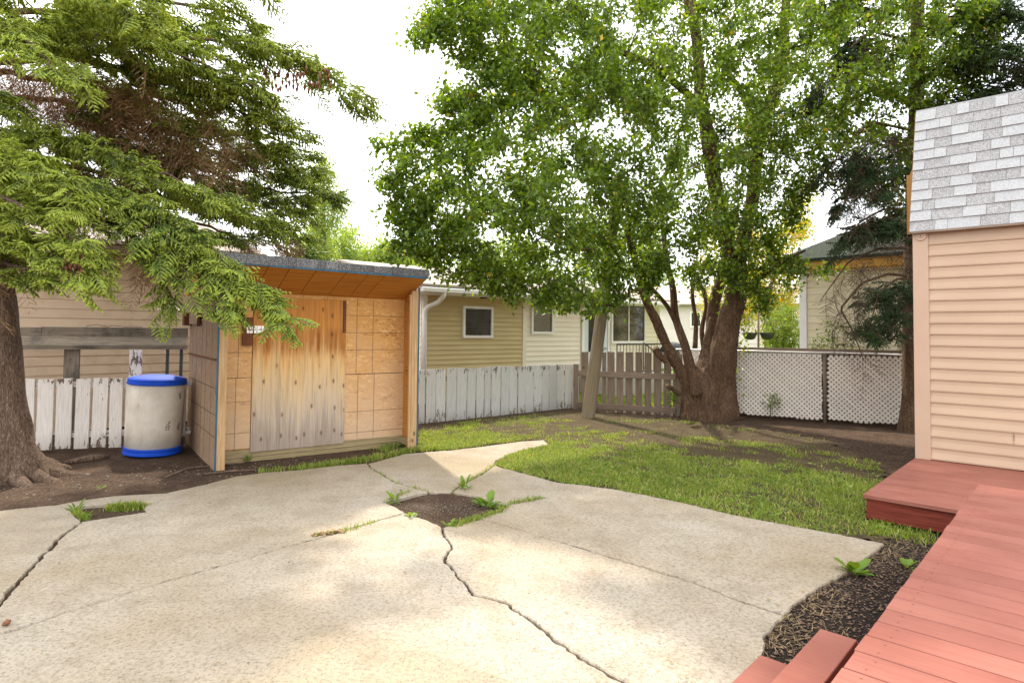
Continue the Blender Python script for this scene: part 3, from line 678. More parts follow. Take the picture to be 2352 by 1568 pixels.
# ================================================================== siding and fence materials
M['tan'] = simple('tan_vinyl', (.43, .29, .19), (.49, .34, .23), 1.2, .5, .06, var=.03, dscale=60)
M['tantrim'] = simple('tan_trim', (.46, .31, .22), (.51, .35, .25), 2, .5, .03, var=.02)
M['beige'] = simple('beige_vinyl', (.50, .385, .18), (.56, .44, .22), 1.5, .6, .05, var=.05)
M['cream'] = simple('cream_vinyl', (.76, .68, .54), (.80, .73, .60), 1.5, .6, .05, var=.04)
M['cream2'] = simple('yellowed_cream_boards', (.66, .57, .38), (.73, .65, .46), 1.5, .7, .05, var=.05, dirt=((.52, .42, .25), 3, .5, .8))
M['garage'] = simple('sand_boards', (.62, .45, .31), (.68, .51, .36), 1.5, .75, .08, var=.05, dirt=((.42, .29, .18), 2.5, .5, .8))
M['farwall'] = simple('pale_far_wall', (.62, .54, .52), (.70, .62, .60), 1.5, .7, .05, var=.04)
M['white'] = simple('white_trim', (.74, .71, .66), (.82, .80, .76), 3, .45, .03, var=.03)
M['yellow'] = simple('yellow_fascia', (.55, .28, .03), (.70, .38, .06), 4, .6, .1, var=0)
M['glass'] = None
def glass_mat():
    m, t, b = NM('window_glass'); n = noi(t, coords(t, 'Object'), 2.2, 4); c = rampn(t, n, [(.4, (.018, .016, .014)), (.65, (.05, .045, .04))])
    t.links.new(c, b.inputs['Base Color']); b.inputs['Roughness'].default_value = .07; b.inputs['Specular IOR Level'].default_value = .7; return m
M['glass'] = glass_mat()
M['blind'] = simple('dark_blind', (.05, .045, .04), (.09, .08, .07), 9, .6, 0, var=0)
M['black'] = simple('black_metal', (.012, .012, .013), (.03, .03, .03), 30, .5, .1, var=0)
M['roofg'] = granule('green_black_roof', (.02, .028, .02), (.06, .07, .05), .1, 60)
M['roofb'] = granule('brown_roof', (.26, .21, .17), (.45, .38, .33), .1, 60)
M['cgrey'] = simple('step_concrete', (.38, .35, .31), (.5, .47, .42), 4, .9, .3, var=0)
M['peel'] = peel('peeling_white_paint', (.76, .70, .64), (.18, .12, .085), .650)
M['peel2'] = peel('chalky_white_paint', (.70, .70, .68), (.26, .22, .18), .66, (.36, .35, .33))
M['brown'] = wood('weathered_brown_wood', (.15, .105, .075), (.23, .17, .125), (.32, .25, .195), var=.25)
M['grey'] = wood('weathered_grey_wood', (.12, .095, .07), (.21, .17, .125), (.30, .25, .19), var=.2, dirt=((.03, .025, .02), 1.8, .5, .7))
M['lattice'] = simple('white_lattice', (.70, .62, .54), (.80, .73, .65), 4, .7, .1, var=.12)
M['pole'] = wood('old_pole_wood', (.15, .115, .07), (.24, .19, .12), (.33, .265, .18), knots=False, var=.0)
M['wire'] = simple('pale_wire', (.45, .42, .36), (.6, .56, .5), 10, .6, 0, var=0)
# ------------------------------------------------------------------ siding boards
def siding(fr, s0, s1, z0, z1, ex, mat, parent, o=0.0, prof='double', name='siding_board'):
    n = int(math.ceil((z1-z0)/ex-1e-6)); me0 = None; sz = 0
    for i in range(n):
        zb = z0+i*ex; zt_ = min(zb+ex, z1)
        if prof == 'double': pr = [(0, .0), (.014, .003), (.016, .018), (.006, ex*.55), (.004, ex*.62), (.002, ex), (-.004, ex)]
        else: pr = [(0, 0), (.012, .002), (.012, .012), (.002, ex), (-.004, ex)]
        pr = [(a, min(b, zt_-zb)) for a, b in pr]
        k = len(pr); V = []; uv = []; Fs = []
        for s in (s0, s1):
            for (oo, zz) in pr: V.append(fr.pt(s, zb+zz, o+oo))
            V.append(fr.pt(s, zb, o-.004))
        kk = k+1
        for j in range(kk): Fs.append((j, (j+1) % kk, (j+1) % kk+kk, j+kk))
        Fs += [tuple(range(kk-1, -1, -1)), tuple(range(kk, 2*kk))]
        if me0 is None or zt_-zb < ex-1e-6:
            ob = mobj(name, V, Fs, mat, parent)
            if me0 is None: me0 = ob.data
            bm = bmesh.new(); bm.from_mesh(ob.data); bmesh.ops.recalc_face_normals(bm, faces=bm.faces); bm.to_mesh(ob.data); bm.free()
        else:
            ob = link(name, me0, parent); ob.location = (0, 0, zb-z0)
def window(fr, u0, v0, u1, v1, parent, fw=.055, cols=0, blinds=False, mat='white', o=.02):
    a = fr.sz(u0, v0, o); b = fr.sz(u1, v1, o); s0, s1 = min(a[0], b[0]), max(a[0], b[0]); z0, z1 = min(a[1], b[1]), max(a[1], b[1])
    wn = thing('window', None, None, (0, 0, 0)); wn.parent = parent; wn.location = (0, 0, 0); ORG[wn] = ORG[parent]
    fbox(fr, s0+fw-.01, s1-fw+.01, z0+fw-.01, z1-fw+.01, o-.02, o, 'pane', M['glass'], wn)
    fbox(fr, s0, s1, z1-fw, z1, o-.03, o+.035, 'frame', M[mat], wn); fbox(fr, s0, s1, z0, z0+fw, o-.03, o+.045, 'sill', M[mat], wn)
    fbox(fr, s0, s0+fw, z0+fw, z1-fw, o-.03, o+.034, 'frame', M[mat], wn); fbox(fr, s1-fw, s1, z0+fw, z1-fw, o-.03, o+.034, 'frame', M[mat], wn)
    g = .02
    if cols:
        for k in range(1, cols+1):
            s = s0+fw+(s1-s0-2*fw)*k/(cols+1); fbox(fr, s-.02, s+.02, z0+fw, z1-fw, o, o+.02, 'mullion', M[mat], wn)
    if blinds:
        z = z0+fw+.02; first = None
        while z < z1-fw-.02:
            if first is None:
                first = fbox(fr, s0+fw, s1-fw, z, z+.010, o+.001, o+.008, 'blind_slat', M['blind'], wn); zf = z
            else:
                c = first.copy(); COL.objects.link(c); c.parent = wn; c.location = (0, 0, z-zf)
            z += .055
    return wn
# ================================================================== neighbour's house behind the picket fence
HF = Frame(P(968, 855, 13.5), P(1330, 840, 16.78)); S0 = 0.0
s12 = HF.sz(1203, 780)[0]; s13 = HF.sz(1331, 780)[0]; sEnd = HF.sz(1512, 780)[0]
house = thing('bungalow', 'low bungalow with beige and cream siding behind the white picket fence', 'house', HF.pt(4, 0, -3))
zE = HF.sz(985, 678)[1]
siding(HF, S0+.10, s12-.05, .02, zE, .108, M['beige'], house)
siding(HF, s12+.05, s13, .02, zE, .125, M['cream'], house)
sd1 = HF.sz(1403, 780)[0]
siding(HF, sd1, sEnd, .02, zE, .125, M['cream'], house)
fbox(HF, S0, sEnd, 0, zE+.25, -6, -.02, 'wall', M['cream'], house)
fbox(HF, S0, S0+.11, 0, zE, -.02, .03, 'corner_trim', M['white'], house, True)
fbox(HF, s12-.055, s12+.055, 0, zE, -.02, .028, 'corner_trim', M['cream'], house, True)
fbox(HF, sEnd-.06, sEnd+.03, 0, zE, -.02, .03, 'corner_trim', M['white'], house, True)
SF = Frame(HF.pt(-.01, 0, -.02), HF.pt(-.01, 0, -3)); 
if SF.n.dot(HF.a) > 0: SF.n = -SF.n
siding(SF, 0, 5.9, .02, zE, .125, M['cream'], house)
fbox(HF, -.35, sEnd+.3, zE, zE+.03, -.3, .42, 'soffit', M['white'], house)
fbox(HF, -.38, sEnd+.33, zE+.031, zE+.15, .42, .46, 'fascia', M['white'], house)
fbox(HF, -.36, sEnd+.30, zE+.03, zE+.14, .461, .56, 'gutter', M['white'], house, bev=.02)
c = [HF.pt(-.45, zE+.16, .50), HF.pt(sEnd+.4, zE+.16, .50), HF.pt(sEnd+.4, zE+.95, -3.2), HF.pt(-.45, zE+.95, -3.2)]
hexa(c+[q+UP*.05 for q in c], 'roof', M['roofb'], house)
c = [HF.pt(-.45, zE+.95, -3.21), HF.pt(sEnd+.4, zE+.95, -3.21), HF.pt(sEnd+.4, zE+.16, -6.4), HF.pt(-.45, zE+.16, -6.4)]
hexa(c+[q+UP*.05 for q in c], 'roof', M['roofb'], house)
# downspout with elbow
tube([HF.pt(.22, zE+.05, .50), HF.pt(.22, zE-.03, .48), HF.pt(.17, zE-.16, .36), HF.pt(.05, zE-.26, .16), HF.pt(.0, zE-.34, .10), HF.pt(.0, zE-.6, .09), HF.pt(.0, .1, .09)], .055, 'downspout', M['white'], house, sides=12)
fbox(HF, 1.35, 1.47, zE-.03, zE-.001, .30, .42, 'soffit_lamp', M['black'], house)
window(HF, 1063, 702, 1131, 776, house, .06, 0, True)
window(HF, 1220, 684, 1270, 767, house, .06, 0, True)
window(HF, 1403, 690, 1482, 788, house, .07, 1, False)
window(HF, 1548, 712, 1560, 770, house, .05) if False else None
dd = thing('door', None, None, (0, 0, 0)); dd.parent = house; dd.location = (0, 0, 0); ORG[dd] = ORG[house]
M['doorw'] = simple('pale_blue_white_door', (.55, .60, .62), (.62, .67, .68), 2, .5, 0, var=0)
sA, sB = HF.sz(1335, 780)[0], HF.sz(1400, 780)[0]
fbox(HF, sA, sA+.10, .3, 2.45, -.02, .035, 'door_frame', M['white'], dd, True); fbox(HF, sB-.10, sB, .3, 2.45, -.02, .035, 'door_frame', M['white'], dd, True)
fbox(HF, sA+.10, sB-.10, .3, 2.44, -.02, .01, 'door_leaf', M['doorw'], dd, True); fbox(HF, sA+.28, sB-.28, 1.1, 2.2, .0105, .02, 'door_glass', M['glass'], dd, True)
tube([HF.pt(sB-.2, 1.2, .012), HF.pt(sB-.2, 1.2, .07)], .025, 'handle', M['metal'], dd, sides=8)
# steps and iron railing by the door
land = thing('entry_landing', 'grey concrete landing with steps below the bungalow door', 'steps', HF.pt(sB, 0, .9))
fbox(HF, sA-.1, sB+1.4, 0, .52, .05, 1.35, 'landing', M['cgrey'], land, bev=.01)
fbox(HF, sB+1.41, sB+1.75, 0, .34, .05, 1.35, 'step', M['cgrey'], land, bev=.01); fbox(HF, sB+1.76, sB+2.1, 0, .17, .05, 1.35, 'step', M['cgrey'], land, bev=.01)
def railing(p0, p1, h0, h1, lab, n):
    rl = thing('iron_railing', lab, 'railing', (p0+p1)/2, 'black railings at the bungalow steps')
    tube([p0+UP*h0, p1+UP*h1], .02, 'top_rail', M['black'], rl, sides=6); tube([p0+UP*.10, p1+UP*.10], .012, 'bottom_rail', M['black'], rl, sides=6)
    for k in range(n+1):
        q = p0.lerp(p1, k/n); hh = h0+(h1-h0)*k/n; rr = .016 if k in (0, n) else .008
        tube([q+UP*.0, q+UP*hh], rr, 'baluster', M['black'], rl, sides=5)
z_l = UP*.52
railing(HF.pt(sA-.08, 0, 1.30)+z_l, HF.pt(sB+1.35, 0, 1.30)+z_l, .82, .82, 'long level black iron railing along the landing front', 20)
railing(HF.pt(sB+1.37, 0, 1.30)+z_l, HF.pt(sB+2.1, 0, 1.30)+UP*.17, .82, .82, 'short sloping black iron railing beside the front edge of the steps', 6)
railing(HF.pt(sB+1.37, 0, .15)+z_l, HF.pt(sB+2.1, 0, .15)+UP*.17, .82, .82, 'short sloping black iron railing against the bungalow wall', 6)
# ================================================================== sand coloured garage on the left
GF = Frame(P(25, 850, 9.34), P(415, 850, 10.95))
gar = thing('garage', 'sand coloured board-sided garage behind the left picket fence', 'garage', GF.pt(0, 0, -2))
g1 = GF.sz(470, 800)[0]; zG = GF.sz(225, 640)[1]; zG2 = GF.sz(225, 586)[1]
fbox(GF, -2.5, g1+.6, 0, zG2+.1, -5, -.02, 'wall', M['garage'], gar)
siding(GF, -2.5, g1+.6, .0, zG, .148, M['garage'], gar, prof='lap')
fbox(GF, -2.5, g1+.6, zG+.004, zG2, -.02, .018, 'frieze_board', M['garage'], gar)
fbox(GF, -2.5, g1+.6, zG2-.02, zG2+.004, .0181, .035, 'moulding', M['garage'], gar)
fbox(GF, -2.7, g1+.8, zG2+.004, zG2+.05, -.3, .40, 'soffit', M['brown'], gar)
fbox(GF, -2.7, g1+.8, zG2+.0, zG2+.16, .40, .43, 'fascia', M['brown'], gar)
c = [GF.pt(-2.8, zG2+.16, .46), GF.pt(g1+.9, zG2+.16, .46), GF.pt(g1+.9, zG2+1.1, -2.6), GF.pt(-2.8, zG2+1.1, -2.6)]
hexa(c+[q+UP*.05 for q in c], 'roof', M['roofb'], gar)
c = [GF.pt(-2.8, zG2+1.1, -2.61), GF.pt(g1+.9, zG2+1.1, -2.61), GF.pt(g1+.9, zG2+.16, -5.3), GF.pt(-2.8, zG2+.16, -5.3)]
hexa(c+[q+UP*.05 for q in c], 'roof', M['roofb'], gar)
# ================================================================== picket fences
def picket(fr, s, wd, z0, z1, mat, parent, rnd, th=.02, o=0.0, lean=.0):
    l = lean+rnd.uniform(-.012, .012); oo = o+rnd.uniform(-.006, .006); zt_ = z1+rnd.uniform(-.012, .012); tl = rnd.uniform(-.01, .01)
    c = [fr.pt(s, z0, oo), fr.pt(s+wd, z0, oo), fr.pt(s+wd, z0, oo-th), fr.pt(s, z0, oo-th)]
    c += [fr.pt(s+l, zt_, oo), fr.pt(s+wd+l, zt_+tl, oo), fr.pt(s+wd+l, zt_+tl, oo-th), fr.pt(s+l, zt_, oo-th)]
    return hexa(c, 'picket', mat, parent, None, UP, .002)
WF = Frame(D(962, 968), D(1330, 932)); wlen = (D(1330, 932)-D(962, 968)).length
wf = thing('picket_fence', 'white close-boarded picket fence between chipboard shed and brown gate', 'fence', WF.pt(wlen/2, 0))
R1 = random.Random(3)
us = [962, 978, 1001, 1025, 1048, 1073, 1094, 1113, 1128, 1150, 1169, 1189, 1207, 1226, 1245, 1262, 1279, 1297, 1314, 1331]
ss = [WF.sz(u, 900)[0] for u in (930, 946)]+[WF.sz(u, 900)[0] for u in us]
for s0, s1 in zip(ss[:-1], ss[1:]):
    picket(WF, s0+.010, s1-s0-.016-R1.uniform(0, .012), -.04, .93, M['peel2'], wf, R1)
for z in (.22, .70): fbox(WF, ss[0], ss[-1], z, z+.09, -.07, -.028, 'rail', M['brown'], wf)
for s in (0.3, 2.2, wlen): fbox(WF, s-.05, s+.04, -.05, .90, -.165, -.072, 'fence_post', M['brown'], wf, True)
LF = Frame(P(45, 900, 8.2), P(300, 900, 8.56))
lf = thing('picket_fence', 'gappy white picket fence with badly peeling paint beside spruce trunk', 'fence', LF.pt(.8, 0))
for i, (u0, u1) in enumerate([(-75, -34), (-28, 12), (24, 92-.5), (86, 123), (130, 166), (173, 206), (212, 246), (253, 282), (288, 321), (330, 358), (366, 394), (402, 428)]):
    if i == 2: u0, u1 = 46, 81
    s0, s1 = LF.sz(u0, 900)[0], LF.sz(u1, 900)[0]
    zz = LF.sz(u0, 1034)[1]
    picket(LF, s0, s1-s0, -.04 if i < 2 else .02-.01*(i % 2), .955, M['peel'], lf, R1)
for z in (.16, .82): fbox(LF, -1.2, LF.sz(440, 900)[0], z, z+.085, -.068, -.030, 'rail', M['peel'], lf)
s0, s1 = LF.sz(288, 900)[0], LF.sz(321, 900)[0]
fbox(LF, s0+.01, s1-.01, .1, LF.sz(300, 803, -.1)[1], -.11, -.09, 'tall_picket', M['peel'], lf, True)
# ------------------------------------------------------------------ plank shelf between fence and garage
KF = Frame(P(40, 800, 8.62), P(418, 800, 9.25))
sh = thing('plank_shelf', 'weathered grey plank trough on posts behind peeling picket fence', 'shelf', KF.pt(1, 0, -.1))
k0, k1 = KF.sz(36, 800)[0], KF.sz(425, 800)[0]
zk = [KF.sz(100, v)[1] for v in (752, 774, 792, 800)]
kb = KF.sz(84, 760)[0]
fbox(KF, k0-1.0, kb-.003, zk[1], zk[0], -.20, -.17, 'plank', M['grey'], sh); fbox(KF, kb+.003, k1, zk[1], zk[0]+.01, -.20, -.17, 'plank', M['grey'], sh)
c = [KF.pt(k0-1, zk[2], -.02), KF.pt(k1, zk[2], -.02), KF.pt(k1, zk[1]+.01, -.165), KF.pt(k0-1, zk[1]+.01, -.165)]
hexa([q-UP*.02 for q in c]+c, 'plank', M['grey'], sh)
fbox(KF, k0-1, k1, zk[3]-.012, zk[2]-.005, -.20, .015, 'ledge', M['grey'], sh)
for u0, u1, m_ in ((140, 176, 'grey'), (377, 384, 'black'), (440, 449, 'black'), (409, 416, 'black')):
    a0, a1 = KF.sz(u0, 830)[0], KF.sz(u1, 830)[0]; fbox(KF, a0, a1, -.04, zk[3]-.013, -.14, -.10, 'leg', M[m_], sh, True)
a0, a1 = KF.sz(396, 830)[0], KF.sz(401, 830)[0]
# coil of old wire lying on the plank
pts = []
for i in range(60):
    f = i/59; s = KF.sz(190+f*130, 750)[0]; pts.append(KF.pt(s, zk[0]+.02+.035*abs(math.sin(f*9))*(1-f), -.185+.04*math.cos(f*26)))
wc = tube(pts, .006, 'wire_coil', M['brown'], None, KF.pt(1, zk[0], -.18), 5); tag(wc, 'tangle of rusty wire lying on the grey plank shelf', 'wire')
# ================================================================== brown gate fence
GT = Frame(D(1328, 938), D(1552, 952)); gl = (D(1552, 952)-D(1328, 938)).length
gt = thing('picket_gate', 'unpainted brown picket gate behind the leaning pole', 'gate', GT.pt(gl/2, 0))
for i, (u0, u1) in enumerate([(1334, 1350), (1355, 1372), (1382, 1391), (1395, 1411), (1416, 1431), (1436, 1452), (1459, 1474), (1480, 1495), (1501, 1518), (1523, 1540), (1545, 1560)]):
    s0, s1 = GT.sz(u0, 870)[0], GT.sz(u1, 870)[0]; zt_ = GT.sz(u0, 808)[1]
    picket(GT, s0, s1-s0, -.03, zt_, M['brown'], gt, R1, o=-.03)
for v0, v1, oo in ((868, 855, 0), (958-15, 930, 0)):
    z0, z1 = GT.sz(1440, v0)[1], GT.sz(1440, v1)[1]; fbox(GT, -.02, gl, z0, z1, -.028, .012, 'rail', M['brown'], gt, bev=.002)
s0 = GT.sz(1490, 940)[0]; z0 = GT.sz(1440, 958)[1]
fbox(GT, s0, gl+.05, z0-.01, z0+.08, .013, .05, 'rail', M['brown'], gt, bev=.002)
fbox(GT, gl+.02, gl+.11, -.05, 1.22, -.10, -.01, 'fence_post', M['brown'], gt, True); fbox(GT, -.12, -.03, -.05, .95, -.1, -.02, 'fence_post', M['brown'], gt, True)
# ================================================================== white lattice fence
A = D(1560, 945); B = D(2120, 981); TF = Frame(A, B); tl_ = (B-A).length
tf = thing('lattice_fence', 'white diamond lattice panels hung on a pipe-topped wire fence', 'fence', TF.pt(tl_/2, 0))
def lat_panel(s0, s1, z0f, z1f, sag):
    st = .062; wd = .037
    for dirn in (1, -1):
        c0 = s0-3; k = 0
        while c0 < s1+3:
            # line s = c0 + dirn*(z)  clipped to the panel
            za, zb = z0f(c0), z1f
            sa, sb = c0+dirn*0, c0+dirn*(z1f)
            pts = []
            n = 60; good = [i for i in range(n+1) if s0 <= c0+dirn*(z1f*i/n) <= s1 and z1f*i/n >= z0f(c0+dirn*(z1f*i/n))]
            if len(good) > 2:
                z_a, z_b = z1f*good[0]/n, z1f*good[-1]/n; q0, q1 = c0+dirn*z_a, c0+dirn*z_b
                h = wd*.5; o = .0 if dirn > 0 else .008
                s_ = (q0, q1); t_ = Vector((0, 0, 0)); mid = (z_a+z_b)/2
                def bow(s, z): return o+sag*math.sin(math.pi*min(1, max(0, (s-s0)/(s1-s0))))*max(0, 1-z)
                Vs = []
                for f in (0, .5, 1):
                    s, z = q0+(q1-q0)*f, z_a+(z_b-z_a)*f; ob = bow(s, z)
                    for ds, dz in ((-h/1.414*dirn, h/1.414), (h/1.414*dirn, -h/1.414)):
                        Vs.append(TF.pt(s+ds, z+dz, ob)); Vs.append(TF.pt(s+ds, z+dz, ob+.006))
                Fs = []
                for i in (0, 4): Fs += [(i, i+2, i+6, i+4), (i+1, i+5, i+7, i+3), (i, i+4, i+5, i+1), (i+2, i+3, i+7, i+6)]
                Fs += [(0, 1, 3, 2), (8, 10, 11, 9)]
                mobj('lattice_strip', Vs, Fs, M['lattice'], tf)
            c0 += st*1.4142; k += 1
lz = TF.sz(1800, 812)[1]
pa, pb, pc_, pd = TF.sz(1563, 900)[0], TF.sz(1889, 900)[0], TF.sz(1900, 900)[0], TF.sz(2100, 900)[0]
lat_panel(pa, pb, lambda s: .03+.015*math.sin(s*1.7), lz, .06); lat_panel(pc_, pd+.25, lambda s: .02+.07*((s-pc_)/(pd-pc_)-.4)**2, lz-.01, .07)
tube([TF.pt(pa-.1, lz+.035, -.01), TF.pt(pd+.4, lz+.03, -.01)], .024, 'top_pipe', M['metal'], tf)
fbox(TF, pa+.5, pd+.4, lz+.05, lz+.11, -.14, -.05, 'back_rail', M['brown'], tf)
for s in (pa, (pb+pc_)/2, pd+.3): tube([TF.pt(s, -.05, -.045), TF.pt(s, lz+.05, -.045)], .03, 'pipe_post', M['metal'] if s != (pb+pc_)/2 else M['brown'], tf)
bf = thing('board_fence', 'low dark board fence standing just behind the white lattice', 'fence', TF.pt(tl_/2, 0, -.35))
M['darkb'] = wood('dark_fence_wood', (.03, .02, .015), (.055, .038, .028), (.08, .058, .042), var=.2)
sb = pa+.75
while sb < pd+.3:
    fbox(TF, sb, sb+.138, -.05, lz+.02+R1.uniform(-.01, .01), -.37, -.35, 'board', M['darkb'], bf, True); sb += .142
fbox(TF, pa+.75, pd+.4, .9, .98, -.345, -.31, 'rail', M['darkb'], bf)
parts = []
# ================================================================== leaning pole
pb0 = D(1350, 957); pt0 = P(1407, 520, pb0.y-.15); pt1 = pt0+(pt0-pb0)*.25
V = []; n = 14; sides = 16; uvs = []
def polemesh():
    Vs, Fs, uv = [], [], []; ax = (pt1-pb0); L = ax.length; ax.normalize(); x = ax.cross(Vector((0, 1, 0))).normalized(); y = ax.cross(x)
    for i in range(n+1):
        for k in range(sides+1):
            an = 2*math.pi*k/sides; r = (.130-.030*i/n)*(1+.03*math.sin(an*3+1)+.02*math.sin(i)); Vs.append(pb0-UP*.08+ax*(L*i/n)+(x*math.cos(an)+y*math.sin(an))*r)
    for i in range(n):
        for k in range(sides):
            a = i*(sides+1)+k; q = (a, a+1, a+sides+2, a+sides+1); Fs.append(q)
            for (ii, kk) in ((i, k), (i, k+1), (i+1, k+1), (i+1, k)): uv.append((L*ii/n*.5, kk/sides*.7))
    return Vs, Fs, uv
pole = thing('leaning_pole', 'thick old wooden pole leaning in front of the brown gate', 'pole', pb0)
Vs, Fs, uv = polemesh(); mobj('pole_shaft', Vs, Fs, M['pole'], pole, None, uv, True)
cam2 = Vector((-pb0.x, -pb0.y, 0)).normalized()
q0 = P(1399, 693, pb0.y-.22)
tube([P(1396, 692, pb0.y-.24), P(1398, 720, pb0.y-.23), P(1402, 742, pb0.y-.23), P(1400, 790, pb0.y-.22), P(1404, 812, pb0.y-.21)], .006, 'hanging_wire', M['wire'], pole, sides=5)
# ================================================================== neighbour's house on the right
N0 = P(1840, 800, 14.0); N1 = P(2110, 800, 12.35); NF = Frame(N0, N1)
nh = thing('neighbour_house', 'cream board-sided house with dark roof behind the lattice fence', 'house', NF.pt(2, 0, -3))
zN = NF.sz(1850, 648)[1]; zN = 3.0
siding(NF, .13, 7.5, .0, zN, .158, M['cream2'], nh, prof='lap')
fbox(NF, 0, 7.5, 0, zN+.2, -7, -.02, 'wall', M['cream2'], nh)
fbox(NF, -.02, .13, 0, zN, -.02, .03, 'corner_trim', M['white'], nh, True)
fbox(NF, -.1, 7.6, zN, zN+.09, -.3, .16, 'soffit', M['cream2'], nh); fbox(NF, -.35, 7.9, zN+.05, zN+.30, .22, .26, 'fascia', M['yellow'], nh)
fbox(NF, -.35, 7.9, zN+.03, zN+.05, -.3, .22, 'soffit_board', M['yellow'], nh)
zr = zN+.30
c = [NF.pt(-.5, zr, .35), NF.pt(8, zr, .35), NF.pt(8, zr, -7.2), NF.pt(-.5, zr, -7.2)]; top = [NF.pt(3.2, zr+2.0, -2.9), NF.pt(5.5, zr+2.0, -2.9), NF.pt(5.5, zr+2.0, -3.6), NF.pt(3.2, zr+2.0, -3.6)]
hexa(c+top, 'roof', M['roofg'], nh); fbox(NF, -.5, 8, zr-.06, zr-.002, -7.2, .36, 'roof_edge', M['roofg'], nh)
# ================================================================== far pale house
FF = Frame(P(1380, 740, 30), P(1900, 740, 26)); fh = thing('far_house', 'pale pinkish house half hidden behind the multi-stemmed tree', 'house', FF.pt(5, 0, -2))
fbox(FF, 1.5, 12, 0, 2.9, -5, -.02, 'wall', M['farwall'], fh); siding(FF, 1.5, 12, 0, 2.9, .2, M['farwall'], fh, prof='lap')
c = [FF.pt(1.1, 2.9, .4), FF.pt(12.4, 2.9, .4), FF.pt(12.4, 3.9, -2.5), FF.pt(1.1, 3.9, -2.5)]; hexa(c+[q+UP*.05 for q in c], 'roof', M['roofb'], fh)
c = [FF.pt(1.1, 3.9, -2.51), FF.pt(12.4, 3.9, -2.51), FF.pt(12.4, 2.9, -5.4), FF.pt(1.1, 2.9, -5.4)]; hexa(c+[q+UP*.05 for q in c], 'roof', M['roofb'], fh)
window(FF, 1585, 715, 1612, 752, fh, .07)
# barbecue beyond the gate
bb = P(1545, 840, 17.0); bb.z = 0; bq = thing('barbecue', 'silver kettle barbecue with black lid beyond the brown gate', 'barbecue', bb)
def lathe2(prof, name, mat, parent, c, sides=20):
    V = []; Fs = []
    for r, z in prof:
        for k in range(sides): an = 2*math.pi*k/sides; V.append(Vector((r*math.cos(an), r*math.sin(an), z))+c)
    for i in range(len(prof)-1):
        for k in range(sides): a = i*sides+k; b = i*sides+(k+1) % sides; Fs.append((a, b, b+sides, a+sides))
    Fs.append(tuple(range(sides-1, -1, -1))); Fs.append(tuple(range((len(prof)-1)*sides, len(prof)*sides)))
    return mobj(name, V, Fs, mat, parent, None, None, True)
lathe2([(.03, .88), (.22, .92), (.32, 1.02), (.34, 1.12)], 'bowl', M['metal'], bq, bb); lathe2([(.35, 1.125), (.34, 1.2), (.26, 1.33), (.08, 1.39), (.02, 1.40)], 'lid', M['black'], bq, bb)
for k in range(3):
    an = k*2.094; tube([bb+Vector((.2*math.cos(an), .2*math.sin(an), .93)), bb+Vector((.36*math.cos(an), .36*math.sin(an), 0))], .015, 'leg', M['metal'], bq, sides=6)
# ================================================================== near shed on the right
PZ = .22
NC = D(2103, 1051, PZ); ND = D(2352, 1082, PZ); SFm = Frame(NC, ND)
ns = thing('garden_shed', 'tan vinyl-sided shed with pale shingled mansard roof beside red deck', 'shed', SFm.pt(1.5, PZ, -1))
zs = SFm.sz(2103, 533)[1]; nsl = 4.2
siding(SFm, .15, nsl, PZ+.005, zs+.06, .130, M['tan'], ns)
fbox(SFm, 0, nsl, PZ, zs, -3, -.02, 'wall', M['tan'], ns); fbox(SFm, 0, .155, PZ, zs, -.02, .030, 'corner_trim', M['tantrim'], ns, True, .004)
for s_, i_ in ((.9, 2), (1.5, 5), (2.6, 9), (1.25, 12), (2.0, 15)):
    fbox(SFm, s_, s_+.002, PZ+.005+i_*.13+.004, PZ+.13*(i_+1)-.002, .004, .0185, 'lap_seam', M['ply_dark'], ns, True)
# roof slope in shingles
rb = SFm.pt(-.02, zs, .07); tp_s, tp_z = SFm.sz(2138, 252, -.40); rise = tp_z-zs; run = .47
slope = Vector((0, 0, rise)) - SFm.n*run; SL = slope.length; sd = slope.normalized(); ro = SFm.a.cross(sd); ro = ro if ro.dot(SFm.n) > 0 else -ro
skew = (tp_s+.02)/SL*.0
def rp_(s, t, o=0): return rb+SFm.a*(s+skew*t)+sd*t+ro*o
lf_e = (tp_s)*0
hexa([rp_(0, 0, -.03), rp_(nsl, 0, -.03), rp_(nsl, SL, -.03), rp_(0, SL, -.03), rp_(0, 0, -.002), rp_(nsl, 0, -.002), rp_(nsl, SL, -.002), rp_(0, SL, -.002)], 'roof_deck', M['brown'], ns)
M['sh_l'] = granule('pale_granules', (.33, .33, .335), (.47, .47, .475), .06, 110, .40)
M['sh_d'] = granule('grey_granules', (.23, .225, .225), (.44, .43, .43), .08, 100, .42)
rows = 12; ch = SL/rows; R2 = random.Random(8)
for r_ in range(rows):
    s = 0.0; dark = R2.random() < .3
    while s < nsl:
        wd = R2.choice((.12, .17, .21, .25, .30)); e = min(s+wd, nsl); off = .004*R2.random(); lift = .012 if dark else .020
        cc = [rp_(s, r_*ch-.012, lift), rp_(e-.003, r_*ch-.012, lift), rp_(e-.003, (r_+1)*ch, .002), rp_(s, (r_+1)*ch, .002)]
        hexa([rp_(s, r_*ch-.012, 0.001), rp_(e-.003, r_*ch-.012, 0.001), rp_(e-.003, (r_+1)*ch, -.001), rp_(s, (r_+1)*ch, -.001)]+cc, 'shingle', M['sh_d' if dark else 'sh_l'], ns)
        s = e; dark = not dark if R2.random() < .75 else dark
c = [rp_(0, SL, 0), rp_(nsl, SL, 0), rp_(nsl, SL, 0)-SFm.n*1.3+UP*.35, rp_(0, SL, 0)-SFm.n*1.3+UP*.35]; hexa(c+[q+UP*.02 for q in c], 'upper_roof', M['sh_l'], ns)
fbox(SFm, 0, nsl, zs-.03, zs-.005, -.02, .10, 'drip_edge', M['brown'], ns)
